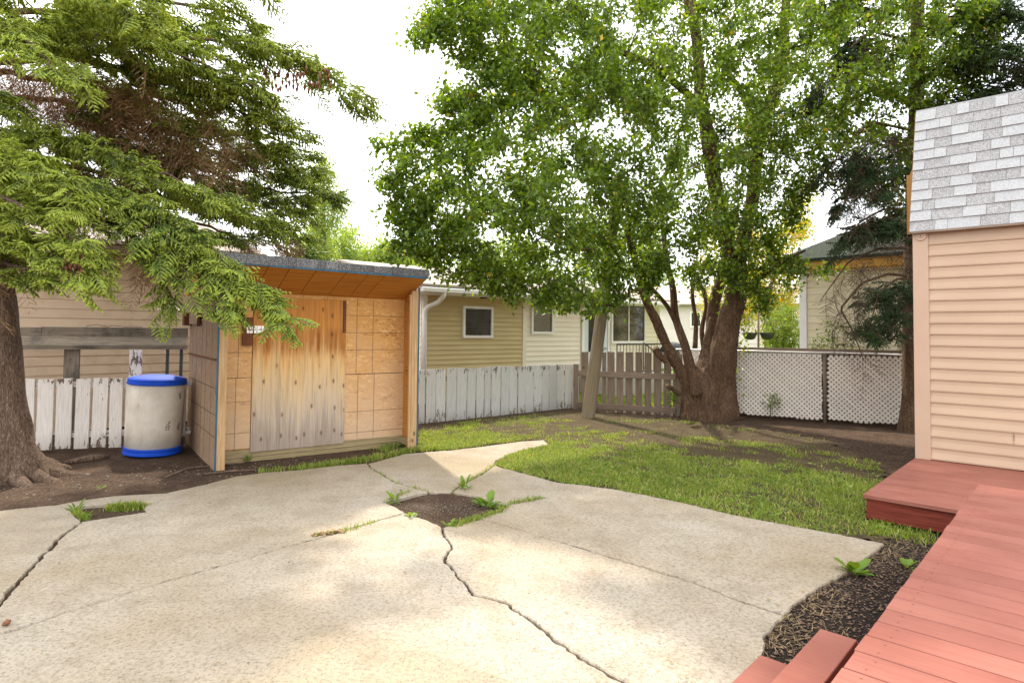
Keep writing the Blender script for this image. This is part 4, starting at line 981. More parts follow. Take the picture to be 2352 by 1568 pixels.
# gable end boards
M['rawwood'] = wood('raw_orange_wood', (.30, .15, .05), (.42, .23, .08), (.50, .30, .12), var=.05)
V = [rp_(-.012, 0, -.02), rp_(-.012, SL, -.02), rp_(-.012, SL, 0)-SFm.n*1.3+UP*.33, rp_(-.012, SL, 0)-SFm.n*2.0+UP*.1, rp_(-.012, 0, 0)-SFm.n*3.0]
V2 = [q+SFm.a*.012 for q in V]; mobj('gable_end', V+V2, [(0, 1, 2, 3, 4), (9, 8, 7, 6, 5)]+[(i, (i+1) % 5, (i+1) % 5+5, i+5) for i in range(5)], M['rawwood'], ns)
p0 = SFm.pt(-.16, zs+.02, -.55)
box(SFm.pt(-.15, zs+.05, -.50), UP*.75, SFm.a*.035, -SFm.n*.04, 'outrigger_board', M['rawwood'], ns)
cc = [SFm.pt(-.113, zs+.10, -.49), SFm.pt(-.02, zs+.05, -.45), SFm.pt(-.02, zs+.05, -.50), SFm.pt(-.113, zs+.10, -.53), SFm.pt(-.113, zs+.80, -.49), SFm.pt(-.02, zs+1.0, -.45), SFm.pt(-.02, zs+1.0, -.50), SFm.pt(-.113, zs+.80, -.53)]
hexa(cc, 'outrigger_panel', M['rawwood'], ns, None, UP)
# round cap on the corner
cp = SFm.pt(.085, SFm.sz(2112, 543)[1], .032)
capt = thing('mounting_cap', None, None, (0, 0, 0)); capt.parent = ns; capt.location = (0, 0, 0); ORG[capt] = ORG[ns]
tube([cp, cp+SFm.n*.014], .055, 'plate', M['tantrim'], capt, sides=20, smooth=False); tube([cp+SFm.n*.014, cp+SFm.n*.026], .022, 'boss', M['tantrim'], capt, sides=14, smooth=False); tube([cp+SFm.n*.026, cp+SFm.n*.027], .008, 'hole', M['black'], capt, sides=10, smooth=False)
# ================================================================== red platform, deck and steps
def redmat():
    m, t, b = NM('red_deck_paint'); v = coords(t, 'UV', (1.5, 40, 1)); n = noi(t, v, 2, 6, .65); n2 = noi(t, coords(t, 'Object'), 1.6, 5); n3 = noi(t, coords(t, 'UV', (1, 3, 1)), 9, 6, .7)
    c = rampn(t, n2, [(.35, (.225, .068, .046)), (.65, (.30, .108, .078))]); c = mixn(t, rampn(t, n, [(.38, .35), (.55, 0.0)]), c, (.17, .045, .032))
    c = mixn(t, rampn(t, n3, [(.66, 0.0), (.72, .7)]), c, (.22, .06, .045)); c = mixn(t, rampn(t, n3, [(.26, .6), (.30, 0.0)]), c, (.58, .30, .25)); c = objvar(t, c, .09)
    t.links.new(c, b.inputs['Base Color']); b.inputs['Roughness'].default_value = .52; b.inputs['Specular IOR Level'].default_value = .4; bump(t, b, mth(t, 'ADD', n, mth(t, 'MULTIPLY', n3, .4)), .35, .003); return m
M['red'] = redmat()
M['redd'] = wood('dark_red_wood', (.10, .018, .01), (.19, .035, .02), (.27, .06, .035), var=.1)
A0 = D(1982, 1134, PZ); AV = Vector((SFm.a.x, SFm.a.y, 0)); BV = Vector((-SFm.n.x, -SFm.n.y, 0))     # AV: right and nearer, BV: away from camera
plt_ = thing('platform', 'low red painted platform in front of the tan shed', 'platform', A0+AV*1.5+BV*.9-UP*PZ)
depth = (SFm.pt(0, PZ)-A0).dot(BV)
j = (SFm.pt(0, PZ)-A0).dot(AV)
nb = 13; bw = (depth+.0)/nb
for i in range(nb):
    box(A0+BV*(i*bw+.002)-UP*.035+AV*(0), AV*4.2, BV*(bw-.008), UP*.035, 'deck_board', M['red'], plt_, bev=.002)
box(A0+BV*.03+AV*.02-UP*PZ, AV*4.1, BV*.035, UP*(PZ-.036), 'skirt_board', M['redd'], plt_, bev=.002)
box(A0+BV*.07+AV*.02-UP*PZ, BV*(depth-.05), AV*.035, UP*(PZ-.036), 'skirt_board', M['redd'], plt_, bev=.002)
DZ = .55
E0 = D(2247, 1111, DZ); E1 = D(1905, 1568, DZ); EV = (E1-E0).normalized(); RV = Vector((-EV.y, EV.x, 0)); RV = RV if RV.x > 0 else -RV
deck = thing('deck', 'raised pinkish red painted deck of long boards', 'deck', E0+EV*3+RV*1.5-UP*DZ)
vs = [1111]; L_ = 6.2; bwid = .152; n = int(L_/bwid)
for i in range(n):
    box(E0+EV*(i*bwid+.0015)-UP*.036+RV*random.uniform(-.004, .004), RV*3.6, EV*(bwid-.0075), UP*.036, 'deck_board', M['red'], deck, bev=.002)
box(E0+RV*.02-UP*DZ, EV*L_, RV*.035, UP*(DZ-.037), 'skirt_board', M['redd'], deck); box(E0+RV*.06+EV*.02-UP*DZ, RV*3.5, EV*.035, UP*(DZ-.037), 'skirt_board', M['redd'], deck)
def screws(O, A, Bv, n, bw_, cols, L0, parent):
    V, Fs = [], []
    for i in range(n):
        for k in range(cols):
            for f in (.25, .75):
                c_ = O+Bv*(bw_*(i+f)+random.uniform(-.006, .006))+A*(L0+k*.61+random.uniform(-.01, .01))+UP*.0006; o_ = len(V)
                V += [c_+(A*math.cos(q*1.047)+Bv*math.sin(q*1.047))*.0048 for q in range(6)]; Fs.append(tuple(range(o_, o_+6)))
    tag(mobj('screw_heads', V, Fs, M['ply_dark'], parent), kind='stuff')
screws(E0, RV, EV, n, bwid, 6, .07, deck); screws(A0, AV, BV, nb, bw, 6, .06, plt_)
st = thing('deck_steps', 'two red painted wooden steps down from the deck', 'steps', D(1800, 1560))
for zz, (fr_, fl_) in ((.37, ((1971, 1465), (1884, 1442))), (.19, ((1830, 1530), (1746, 1502)))):
    a, b = D(*fr_, zz), D(*fl_, zz)
    wv = (b-a); wv = -RV*wv.length
    box(b+RV*(wv.length+ (.0 if zz > .3 else .12))-UP*.036, wv*1.0-RV*(.0 if zz > .3 else .12), EV*1.3, UP*.036, 'tread', M['red'], st, bev=.003)
    box(b+RV*.03+EV*.02-UP*(zz+.02), RV*(wv.length), EV*.03, UP*(zz-.018), 'step_side', M['redd'], st)
# ================================================================== vegetation helpers (numpy)
def unit(a): return a/np.maximum(np.linalg.norm(a, axis=-1, keepdims=True), 1e-9)
def px_arr(u, v, Y):
    R = np.array(CAMR); d = np.stack([(u-CX)/F, (CY-v)/F, -np.ones_like(u)], -1) @ R.T
    k = Y/d[:, 1]; return np.stack([d[:, 0]*k, Y, H+d[:, 2]*k], -1)
def segs(A, B, ra, rb, sides=4):
    """many tapered prisms at once"""
    A, B = np.asarray(A, float), np.asarray(B, float); n = len(A); t = unit(B-A)
    ref = np.where(np.abs(t[:, 2:3]) < .9, np.array([[0, 0, 1.]]), np.array([[1., 0, 0]])); x = unit(np.cross(t, ref)); y = np.cross(t, x)
    an = np.arange(sides)*2*np.pi/sides; c, s = np.cos(an), np.sin(an)
    ring = x[:, None, :]*c[None, :, None]+y[:, None, :]*s[None, :, None]
    V = np.concatenate([A[:, None]+ring*np.reshape(ra, (-1, 1, 1)), B[:, None]+ring*np.reshape(rb, (-1, 1, 1))], 1).reshape(-1, 3)
    k = np.arange(sides); q = np.stack([k, (k+1) % sides, (k+1) % sides+sides, k+sides], -1)
    Fc = (q[None]+(np.arange(n)*2*sides)[:, None, None]).reshape(-1, 4); return V, Fc
LEAF = np.array([[0, 0, 0], [-.5, .42, .06], [0, 1, -.10], [.5, .42, .06], [0, .45, -.07]]); LEAF[:, 0] *= .62
LEAFF = np.array([[0, 4, 1], [1, 4, 2], [0, 3, 4], [4, 3, 2]])
def leaves(pos, dirs, nor, size, tmpl=LEAF, tf=LEAFF):
    y = unit(dirs); x = unit(np.cross(y, nor)); z = np.cross(x, y); n = len(pos)
    V = pos[:, None]+size[:, None, None]*(x[:, None]*tmpl[None, :, 0:1]+y[:, None]*tmpl[None, :, 1:2]+z[:, None]*tmpl[None, :, 2:3])
    Fc = (tf[None]+(np.arange(n)*len(tmpl))[:, None, None]).reshape(-1, 3); return V.reshape(-1, 3), Fc
def in_poly(u, v, pl):
    c = np.zeros(len(u), bool); j = len(pl)-1
    for i in range(len(pl)):
        xi, yi = pl[i]; xj, yj = pl[j]
        if yi != yj: c ^= ((yi > v) != (yj > v)) & (u < (xj-xi)*(v-yi)/(yj-yi)+xi)
        j = i
    return c
def edge_dist(u, v, pl):
    d = np.full(len(u), 1e9); p = np.stack([u, v], -1)
    for i in range(len(pl)):
        a = np.array(pl[i-1], float); b = np.array(pl[i], float); ab = b-a; t = np.clip(((p-a)@ab)/(ab@ab+1e-9), 0, 1); d = np.minimum(d, np.linalg.norm(p-a-t[:, None]*ab, axis=1))
    return d
def grow(skel, targets, step=.25, jit=.05):
    """attach targets to the nearest branch node, nearest targets first -> nodes, parents, leaf node ids"""
    nodes = [np.array(p, float) for p in skel[0]]; par = list(skel[1]); cap = len(nodes)+len(targets)*40
    arr = np.zeros((cap, 3)); arr[:len(nodes)] = nodes; n = len(nodes)
    d0 = np.array([np.min(np.linalg.norm(arr[:n]-t, axis=1)) for t in targets]); tips = []
    for ti in np.argsort(d0):
        t = targets[ti]; dd = np.linalg.norm(arr[:n]-t, axis=1)+.35*np.maximum(0, arr[:n, 2]-t[2]); i = int(np.argmin(dd)); a = arr[i].copy(); L = np.linalg.norm(t-a); m = max(1, int(L/step)); last = i
        for k in range(1, m+1):
            f = k/m; q = a+(t-a)*f + np.array([0, 0, .10*L*math.sin(math.pi*f)])+rng.normal(0, jit, 3)*(k < m)
            arr[n] = q; par.append(last); last = n; n += 1
        tips.append(last)
    return arr[:n], np.array(par), np.array(tips)
def radii(nodes, par, rt=.003, ex=.45, rmax=.09):
    n = len(nodes); cnt = np.zeros(n)
    has = np.zeros(n, bool); pp = par[par >= 0]; has[pp] = True; cnt[~has] = 1
    for i in range(n-1, -1, -1):
        if par[i] >= 0: cnt[par[i]] += cnt[i]
    return np.minimum(rt*cnt**ex, rmax)
M['barkA'] = bark('apple_bark', (.075, .045, .028), (.15, .09, .055), (.23, .15, .09))
M['barkS'] = bark('spruce_bark', (.10, .065, .045), (.20, .135, .095), (.30, .21, .155), 1.3)
M['twig'] = simple('twig_bark', (.07, .045, .03), (.13, .085, .055), 20, .9, 0, var=0)
M['deadtwig'] = simple('dead_twig', (.22, .12, .055), (.36, .22, .11), 12, .95, 0, var=0)
M['leafA'] = leafmat('apple_leaf', [(0, (.06, .11, .014)), (.45, (.105, .18, .022)), (.8, (.19, .29, .035)), (.99, (.20, .32, .04)), (.997, (.50, .36, .03))], .50, .5, .38)
M['leafB'] = leafmat('pale_leaf', [(0, (.16, .24, .07)), (.6, (.24, .34, .09)), (1, (.32, .41, .13))], .5)  # lightened so the leaf colour itself carries distance haze on the skyline
M['leafY'] = leafmat('yellow_leaf', [(0, (.18, .26, .03)), (.55, (.30, .33, .03)), (.7, (.52, .42, .03)), (.87, (.60, .30, .02)), (1, (.20, .28, .03))], .55)
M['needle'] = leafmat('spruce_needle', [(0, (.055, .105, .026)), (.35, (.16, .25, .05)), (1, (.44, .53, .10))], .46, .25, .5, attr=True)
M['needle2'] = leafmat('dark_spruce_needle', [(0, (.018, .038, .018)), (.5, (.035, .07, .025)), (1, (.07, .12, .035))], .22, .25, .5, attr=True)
M['grass'] = leafmat('grass_blade', [(0, (.13, .20, .03)), (.5, (.20, .30, .045)), (.78, (.30, .36, .08)), (1, (.44, .37, .18))], .4, .2, .6)
M['weed'] = leafmat('weed_leaf', [(0, (.09, .17, .025)), (.6, (.16, .26, .04)), (1, (.30, .33, .07))], .4, .3, .5)
M['apple'] = simple('small_yellow_apple', (.45, .42, .05), (.58, .46, .06), 8, .45, 0, var=0)
def limb(pts, radii_, name, mat, parent, sides=14, rough=.06):
    """thick knobbly limb from control points"""
    P_ = [Vector(p) for p in pts]; out = []; rr = []
    for i in range(len(P_)-1):
        p0 = P_[max(i-1, 0)]; p1 = P_[i]; p2 = P_[i+1]; p3 = P_[min(i+2, len(P_)-1)]; m = 6
        for k in range(m):
            t = k/m; out.append(.5*((2*p1)+(p2-p0)*t+(2*p0-5*p1+4*p2-p3)*t*t+(3*p1-p0-3*p2+p3)*t**3)); rr.append(radii_[i]*(1-t)+radii_[i+1]*t)
    out.append(P_[-1]); rr.append(radii_[-1]); V, Fs = tube_arrays(out, rr, sides)
    V2 = []
    for i, v in enumerate(V):
        ri = min(i//sides, len(out)-1); c_ = out[ri]; d = v-c_
        f = 1+rough*2*noise.noise(Vector((v.x*4, v.y*4, v.z*1.2)))+rough*1.6*noise.noise(Vector((v.x*13, v.y*13, v.z*2.5)))
        V2.append(c_+d*f)
    return mobj(name, V2, Fs, mat, parent, None, None, True), out
# ================================================================== multi-stemmed apple tree
TB = D(1612, 948)
apple = thing('apple_tree', 'big multi-stemmed apple tree with spreading leafy crown in the back corner', 'tree', TB)
def pl(*a): return [P(u, v, Y) for u, v, Y in a]
base = pl((1612, 962, 12.35), (1612, 930, 12.35), (1610, 890, 12.35), (1612, 862, 12.35))
stems = [
 (pl((1660, 965, 12.3), (1655, 900, 12.3), (1660, 820, 12.25), (1672, 740, 12.2), (1690, 680, 12.15), (1692, 610, 12.1), (1668, 540, 12.0), (1645, 440, 11.9), (1628, 330, 11.8), (1608, 200, 11.8), (1600, 90, 11.8), (1570, -60, 11.8), (1560, -250, 12)),
  [.34, .27, .235, .22, .21, .18, .15, .14, .13, .11, .10, .085, .05]),
 (pl((1686, 640, 12.15), (1705, 560, 12.2), (1728, 460, 12.3), (1738, 350, 12.3), (1760, 270, 12.3), (1788, 190, 12.3), (1800, 90, 12.3), (1808, -40, 12.3), (1830, -250, 12.5)), [.15, .14, .13, .125, .12, .11, .10, .08, .05]),
 (pl((1590, 960, 12.35), (1590, 905, 12.3), (1570, 860, 12.2), (1535, 800, 12.1), (1508, 740, 12.0), (1480, 680, 11.8), (1462, 610, 11.7), (1440, 520, 11.5)), [.27, .20, .125, .10, .085, .08, .07, .05]),
 (pl((1600, 950, 12.5), (1592, 880, 12.5), (1575, 800, 12.6), (1552, 730, 12.7), (1545, 660, 12.7), (1530, 590, 12.8), (1520, 480, 12.9)), [.22, .13, .085, .075, .07, .06, .04]),
 (pl((1552, 740, 12.7), (1530, 700, 12.6), (1490, 655, 12.4)), [.055, .045, .035]),
 (pl((1610, 950, 12.7), (1622, 880, 12.7), (1632, 800, 12.7), (1640, 700, 12.7), (1660, 620, 12.7), (1690, 480, 12.8)), [.24, .17, .13, .12, .10, .06]),
 (pl((1596, 800, 12.75), (1598, 740, 12.8), (1590, 670, 12.85), (1600, 600, 12.9)), [.05, .045, .04, .03]),
 (pl((1622, 830, 12.8), (1612, 760, 12.9), (1622, 700, 12.9), (1606, 640, 13.0)), [.05, .045, .04, .03]),
 (pl((1600, 905, 12.0), (1592, 860, 11.95), (1580, 810, 11.95), (1566, 760, 12.0)), [.12, .07, .045, .03]),
 (pl((1645, 330, 11.8), (1600, 240, 11.6), (1550, 190, 11.4), (1500, 150, 11.2), (1440, 125, 11.0), (1380, 112, 10.8)), [.08, .075, .07, .065, .055, .04]),
 (pl((1738, 350, 12.3), (1730, 280, 12.1), (1700, 210, 12.0), (1650, 140, 11.8)), [.07, .065, .055, .04]),
 (pl((1700, 640, 12.0), (1720, 660, 11.9), (1745, 640, 11.7), (1800, 600, 11.4), (1850, 575, 11.2)), [.06, .05, .04, .03, .02]),
]
trunk_nodes = []; trunk_par = []
for k, (pts, rr) in enumerate(stems):
    name = 'trunk' if k in (0, 2, 5) else 'limb'
    o, cen = limb(pts, rr, name, M['barkA'], apple, 18 if k in (0, 2, 5) else 12, .09 if k in (0, 2, 5) else .05)
    for i, q in enumerate(cen[::3]):
        if q.z > 1.9: trunk_nodes.append(tuple(q)); trunk_par.append(-1 if not i or trunk_par == [] else -1)
limb([P(1618, 972, 12.35), P(1618, 935, 12.35), P(1620, 895, 12.35), P(1626, 850, 12.5), P(1632, 790, 12.6), P(1640, 730, 12.65)], [.50, .40, .34, .24, .15, .11], 'trunk', M['barkA'], apple, 22, .10)
# flared butt
for k in range(7):
    a_k = k*.9+.3; q = TB+Vector((math.cos(a_k)*.34, math.sin(a_k)*.26, 0)); limb([TB+Vector((math.cos(a_k)*.16, math.sin(a_k)*.12, .55)), TB+Vector((math.cos(a_k)*.27, math.sin(a_k)*.2, .2)), q-UP*.02, q+Vector((math.cos(a_k)*.35, math.sin(a_k)*.3, -.10))], [.14, .14, .10, .03], 'root_flare', M['barkA'], apple, 10, .08)
limb([P(1560, 905, 12.0), P(1546, 893, 11.9), P(1532, 885, 11.85)], [.05, .045, .04], 'broken_stub', M['barkA'], apple, 8)
limb([P(1505, 800, 12.0), P(1514, 815, 12.05), P(1530, 830, 12.1)], [.075, .07, .06], 'broken_stub', M['barkA'], apple, 8)
CROWN = [(960, -330), (985, -60), (1000, 15), (945, 30), (925, 95), (965, 105), (1020, 90), (1040, 150), (1075, 190), (1010, 205), (968, 240), (1010, 275), (1000, 290), (930, 300), (900, 335), (842, 306), (850, 330), (900, 385), (860, 405), (875, 430), (930, 450),
         (862, 470), (862, 490), (920, 530), (868, 560), (880, 572), (950, 590), (985, 600), (990, 632), (1040, 640), (1100, 672), (1165, 668), (1175, 690), (1225, 688), (1270, 745), (1300, 735), (1330, 748), (1350, 775), (1365, 745), (1400, 745), (1430, 700), (1470, 655), (1500, 690), (1540, 640), (1600, 655),
         (1680, 640), (1735, 700), (1760, 740), (1765, 660), (1830, 660), (1880, 655), (1900, 640), (1955, 630), (1880, 600), (1800, 590), (1790, 560), (1840, 530), (1830, 470), (1880, 440), (1930, 420), (1960, 470), (2000, 440), (2060, 500), (2090, 440), (2105, 340), (2160, 260), (2250, 215), (2262, 150), (2300, 100), (2320, 30), (2280, -60), (2300, -330)]
nT = 20000
u = rng.uniform(820, 2330, nT); v = rng.uniform(-330, 790, nT); ok = in_poly(u, v, CROWN); u, v = u[ok], v[ok]; ed = edge_dist(u, v, CROWN)
Yc = np.interp(u, [840, 1100, 1350, 1600, 1800, 2050, 2300], [8.7, 9.2, 10.3, 11.3, 11.4, 11.0, 10.0])
half = np.minimum(2.3, .20+ed*.010); Y = Yc+rng.uniform(-1, 1, len(u))*half
low = v > 560; Y = np.where(low & (u > 1380), np.clip(Y, 10.6, 12.7), Y)
pos = px_arr(u, v, Y); dens = np.array([noise.noise(Vector(p*.85)) + .6*noise.noise(Vector(p*2.3+7)) for p in pos])
thr = np.interp(u, [840, 1100, 1700, 2000, 2300], [-.45, -.35, -.28, -.12, -.1])+np.where((v < 120) & (u > 1300), .10, 0)
thr = thr-.28+np.where(v < -20, .62, 0)-np.where(v > 350, .25, 0)-np.where((u > 1850) & (v < 420), .25, 0)  # unseen crown top above the view is thinned to dapple the deck
keep = (dens > thr) | ((ed < 14) & (rng.random(len(u)) < .9)); keep &= pos[:, 2] > 1.95
pos = pos[keep]; pos = pos[:4400]; print('apple targets', len(pos))
nodes, par, tips = grow((trunk_nodes, trunk_par), pos, .28, .035)
rad_ = radii(nodes, par); has = par >= 0
V, Fc = segs(nodes[par[has]], nodes[has], np.minimum(rad_[par[has]], rad_[has]*1.5), rad_[has], 5)
npobj('branch_network', V, Fc, M['barkA'], apple, smooth=True)['kind'] = 'stuff'
def leafy(nodes, par, tips, per, back, spread, size, wob=.5):
    tp = np.repeat(tips, per); f = rng.random(len(tp))**.8*back
    a = nodes[tp]; b = nodes[np.maximum(par[tp], 0)]; bb = nodes[np.maximum(par[np.maximum(par[tp], 0)], 0)]
    p = np.where((f < 1)[:, None], a+(b-a)*f[:, None], b+(bb-b)*(f-1)[:, None]); p = p+rng.normal(0, spread, p.shape)
    ax = unit(a-b); d = ax*.4+rng.normal(0, .8, p.shape)+np.array([0, 0, -.45]); nrm = rng.normal(0, wob, p.shape)+np.array([0, 0, 1.]); s = rng.uniform(.65, 1.15, len(p))*size
    return leaves(p, d, nrm, s)
V, Fc = leafy(nodes, par, tips, 35, 2.2, .08, .090)
npobj('crown', V, Fc, M['leafA'], apple)['kind'] = 'stuff'
# small yellow apples on the right side
ico = np.array([[0, 0, 1], [1, 0, 0], [0, 1, 0], [-1, 0, 0], [0, -1, 0], [0, 0, -1.]]); icf = np.array([[0, 1, 2], [0, 2, 3], [0, 3, 4], [0, 4, 1], [5, 2, 1], [5, 3, 2], [5, 4, 3], [5, 1, 4]])
sel = tips[(nodes[tips][:, 0] > 4.0)]; sel = sel[rng.random(len(sel)) < .42]; ap = np.repeat(nodes[sel], 4, 0)+rng.normal(0, .06, (len(sel)*4, 3))
V = (ap[:, None]+ico[None]*.016).reshape(-1, 3); Fc = (icf[None]+(np.arange(len(ap))*6)[:, None, None]).reshape(-1, 3)
npobj('fruit', V, Fc, M['apple'], apple, smooth=True)['kind'] = 'stuff'
# ================================================================== spruce sprays
def spray(seed, L=.55, need=True, nshoot=13, droop=.5):
    """one flat drooping spray: main axis +Y, shoots to both sides, needles all round. returns V, F(tri), tint"""
    r = np.random.default_rng(seed); A, B, T = [], [], []
    def axis(p, d, ln, t0):
        n = 2; q = p.copy(); dd = d.copy()
        for i in range(n):
            nx = q+dd*ln/n; A.append(q.copy()); B.append(nx.copy()); T.append((t0, (i+1)/n)); q = nx; dd = unit(dd+np.array([0, 0, -droop*.12])+r.normal(0, .05, 3))
        return q
    pts = [np.zeros(3)]; d = np.array([0, 1., .05]); 
    for i in range(nshoot):
        nx = pts[-1]+d*L/nshoot; A.append(pts[-1].copy()); B.append(nx.copy()); T.append((.25, i/nshoot)); pts.append(nx); d = unit(d+np.array([0, 0, -.03*droop])+r.normal(0, .03, 3))
        f = (i+1)/nshoot; ln = L*(.42*(1-f)**.8+.10)*r.uniform(.7, 1.2)
        for sgn in (-1, 1):
            dr = unit(np.array([sgn*r.uniform(.7, 1.0), r.uniform(.55, .9), r.uniform(-.45, .12)-droop*.25])); e = axis(nx, dr, ln, .15+.45*f)
            if ln > .14 and need:
                for q in (.4, .7):
                    m_ = nx+dr*ln*q; d2 = unit(dr+np.array([r.uniform(-.6, .6), r.uniform(-.4, .7), r.uniform(-.7, -.1)])); axis(m_, d2, ln*.45, .3+.4*f)
    A, B, T = np.array(A), np.array(B), np.array(T)
    if need:
        mk = T[:, 0] == .25; Vs, Fs = segs(A[mk], B[mk], np.full(mk.sum(), .0034), np.full(mk.sum(), .003), 3)
    else:
        t_ = unit(B-A); sd_ = unit(np.cross(t_, r.normal(0, 1, A.shape)))*.0026; Vs = np.stack([A-sd_, A+sd_, B+sd_, B-sd_], 1).reshape(-1, 3); Fs = np.arange(len(Vs)).reshape(-1, 4)
    Ft = np.concatenate([Fs[:, [0, 1, 2]], Fs[:, [0, 2, 3]]]); tw = np.full(len(Vs), 0.0)
    if need:
        md = T[:, 0] != .25; a_, b_, q_ = A[md], B[md], T[md][:, 1]; r0 = np.interp(q_-.5, [0, .3, .7, 1], [.007, .012, .011, .007]); r1 = np.interp(q_, [0, .5, 1], [.007, .0125, .002])
        Vf, Ff = segs(a_, b_, r0, r1, 3); Ff = np.concatenate([Ff[:, [0, 1, 2]], Ff[:, [0, 2, 3]]])+len(Vs); tf_ = np.repeat(np.clip(T[md][:, 0]*.8+.6*q_**2, 0, 1), 6)
    if not need: return Vs, Ft, np.zeros(len(Ft), int), tw
    per = 1; n = len(A); f = r.random((n, per)); c = A[:, None]+(B-A)[:, None]*f[..., None]; t = unit(B-A)[:, None]
    rad = unit(r.normal(0, 1, (n, per, 3))+np.array([0, 0, .35])); rad = unit(rad-t*np.sum(rad*t, -1, keepdims=True)); dn = unit(rad+t*.75); ln = r.uniform(.018, .030, (n, per, 1))
    side = np.cross(dn, t); side = unit(side)*.0064; p0 = c-side; p1 = c+side; p2 = c+dn*ln
    Vn = np.stack([p0, p1, p2], 2).reshape(-1, 3); Fn = np.arange(len(Vn)).reshape(-1, 3)+len(Vs)
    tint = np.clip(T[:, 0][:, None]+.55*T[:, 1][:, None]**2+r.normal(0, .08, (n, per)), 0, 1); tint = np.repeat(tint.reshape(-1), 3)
    Fn = Fn+len(Vf)
    return np.concatenate([Vs, Vf, Vn]), np.concatenate([Ft, Ff, Fn]), np.concatenate([np.zeros(len(Ft), int), np.ones(len(Ff)+len(Fn), int)]), np.concatenate([tw, tf_, tint])
SPR = [spray(i, .30+.03*i, True, 6, .2+.2*i) for i in range(5)]
DEAD = [spray(20+i, .6+.05*i, False, 12, 1.5) for i in range(3)]
print('spray tris', [len(s[1]) for s in SPR], [len(s[1]) for s in DEAD])
def place(temps, items):
    """items: (pos, dir, upvec, scale, tintshift)"""
    VV, FF, MM, TT = [], [], [], []; off = 0
    for k, (p, d, u_, s, ts) in enumerate(items):
        V, Ft, Mi, Ti = temps[k % len(temps)]; y = unit(np.array(d, float)); x = unit(np.cross(y, u_)); z = np.cross(x, y)
        VV.append(np.array(p)+(V[:, 0:1]*x+V[:, 1:2]*y+V[:, 2:3]*z)*s); FF.append(Ft+off); MM.append(Mi); TT.append(np.clip(Ti+ts*(Ti > 0), 0, 1)); off += len(V)
    return np.concatenate(VV), np.concatenate(FF), np.concatenate(MM), np.concatenate(TT)
def bough(items, dead, pts, width, n, tint=0, droop=.35, start=.15, deadstart=None, nd_=0, scale=1.0):
    """pts: world points of the main axis; sprays fan off it to both sides, hanging"""
    P_ = np.array([tuple(p) for p in pts]); seg = np.linalg.norm(np.diff(P_, axis=0), axis=1); cum = np.concatenate([[0], np.cumsum(seg)])
    def at_(f):
        s = f*cum[-1]; i = min(np.searchsorted(cum, s, 'right')-1, len(seg)-1); t = (s-cum[i])/seg[i]; return P_[i]+(P_[i+1]-P_[i])*t, unit(P_[i+1]-P_[i])
    nc = max(3, int(n/3.7))
    for k in range(nc):
        f = start+(1-start)*(k+rng.random())/nc; p, t = at_(min(f, .995)); lat = unit(np.cross(t, [0, 0, 1.])); sg = rng.choice([-1, 1]); w_ = width*(1-.6*f)*rng.uniform(0, 1)
        c0 = p+lat*sg*w_+np.array([0, 0, -.30*w_*droop/.35+rng.normal(0, .04)])+t*w_*.5; out = unit(t*1.0+lat*sg*rng.uniform(.2, 1.1)*(1-.5*f)); ct = tint+rng.normal(0, .12); la_ = unit(np.cross(out, [0, 0, 1.]))
        for j in range(rng.integers(9, 14)):
            a_ = rng.normal(0, .75); d = out*math.cos(a_)+la_*math.sin(a_)+np.array([0, 0, rng.uniform(-.75, .38)*(.6+droop)]); q = c0+out*rng.uniform(-.12, .16)+la_*rng.normal(0, .07)+np.array([0, 0, rng.normal(0, .045)])
            items.append((q, unit(d), np.array([0, 0, 1.])+rng.normal(0, .3, 3), scale*rng.uniform(.65, 1.15)*(1-.15*f), ct+rng.normal(0, .08)))
    items.append((at_(.96)[0], at_(.99)[1], np.array([0, 0, 1.]), .9*scale, tint+.1))
    for k in range(nd_):
        f = rng.uniform(0.02, deadstart or .6); p, t = at_(f); lat = unit(np.cross(t, [0, 0, 1.])); q = p+lat*rng.uniform(-.5, .5)*width+np.array([0, 0, -.03])
        dead.append((q, unit(t*rng.uniform(0, .5)+lat*rng.uniform(-.5, .5)+np.array([0, 0, -rng.uniform(.5, 1.4)])), rng.normal(0, 1, 3), rng.uniform(.7, 1.3), 0))
    return P_
LS = D(6, 1092)
spr = thing('spruce_tree', 'large spruce with light green boughs overhanging the chipboard shed', 'tree', LS)
limb([LS-UP*.1+Vector((0, .05, 0)), LS+UP*.12, P(5, 1000, LS.y), P(0, 900, LS.y), P(-8, 760, LS.y), P(-12, 640, LS.y), P(-30, 400, LS.y+.05), P(-50, 100, LS.y+.1), P(-70, -300, LS.y+.1), P(-90, -700, LS.y+.1)],
     [.54, .38, .265, .215, .20, .185, .17, .14, .11, .05], 'trunk', M['barkS'], spr, 26, .075)
for an, ln in ((-.15, 1.0), (-.55, .9), (-1.2, .75), (.35, 1.1), (-1.9, .7), (.9, .8)):
    dv = Vector((math.cos(an), math.sin(an), 0)); limb([LS+dv*.15+UP*.26, LS+dv*.32+UP*.04, LS+dv*.58-UP*.035, LS+dv*ln*.8-UP*.07], [.12, .10, .06, .03], 'surface_root', M['barkS'], spr, 10, .1)
T0 = [P(-25, 460, LS.y+.05), P(-35, 330, LS.y+.05), P(-45, 200, LS.y+.1), P(-50, 60, LS.y+.1)]
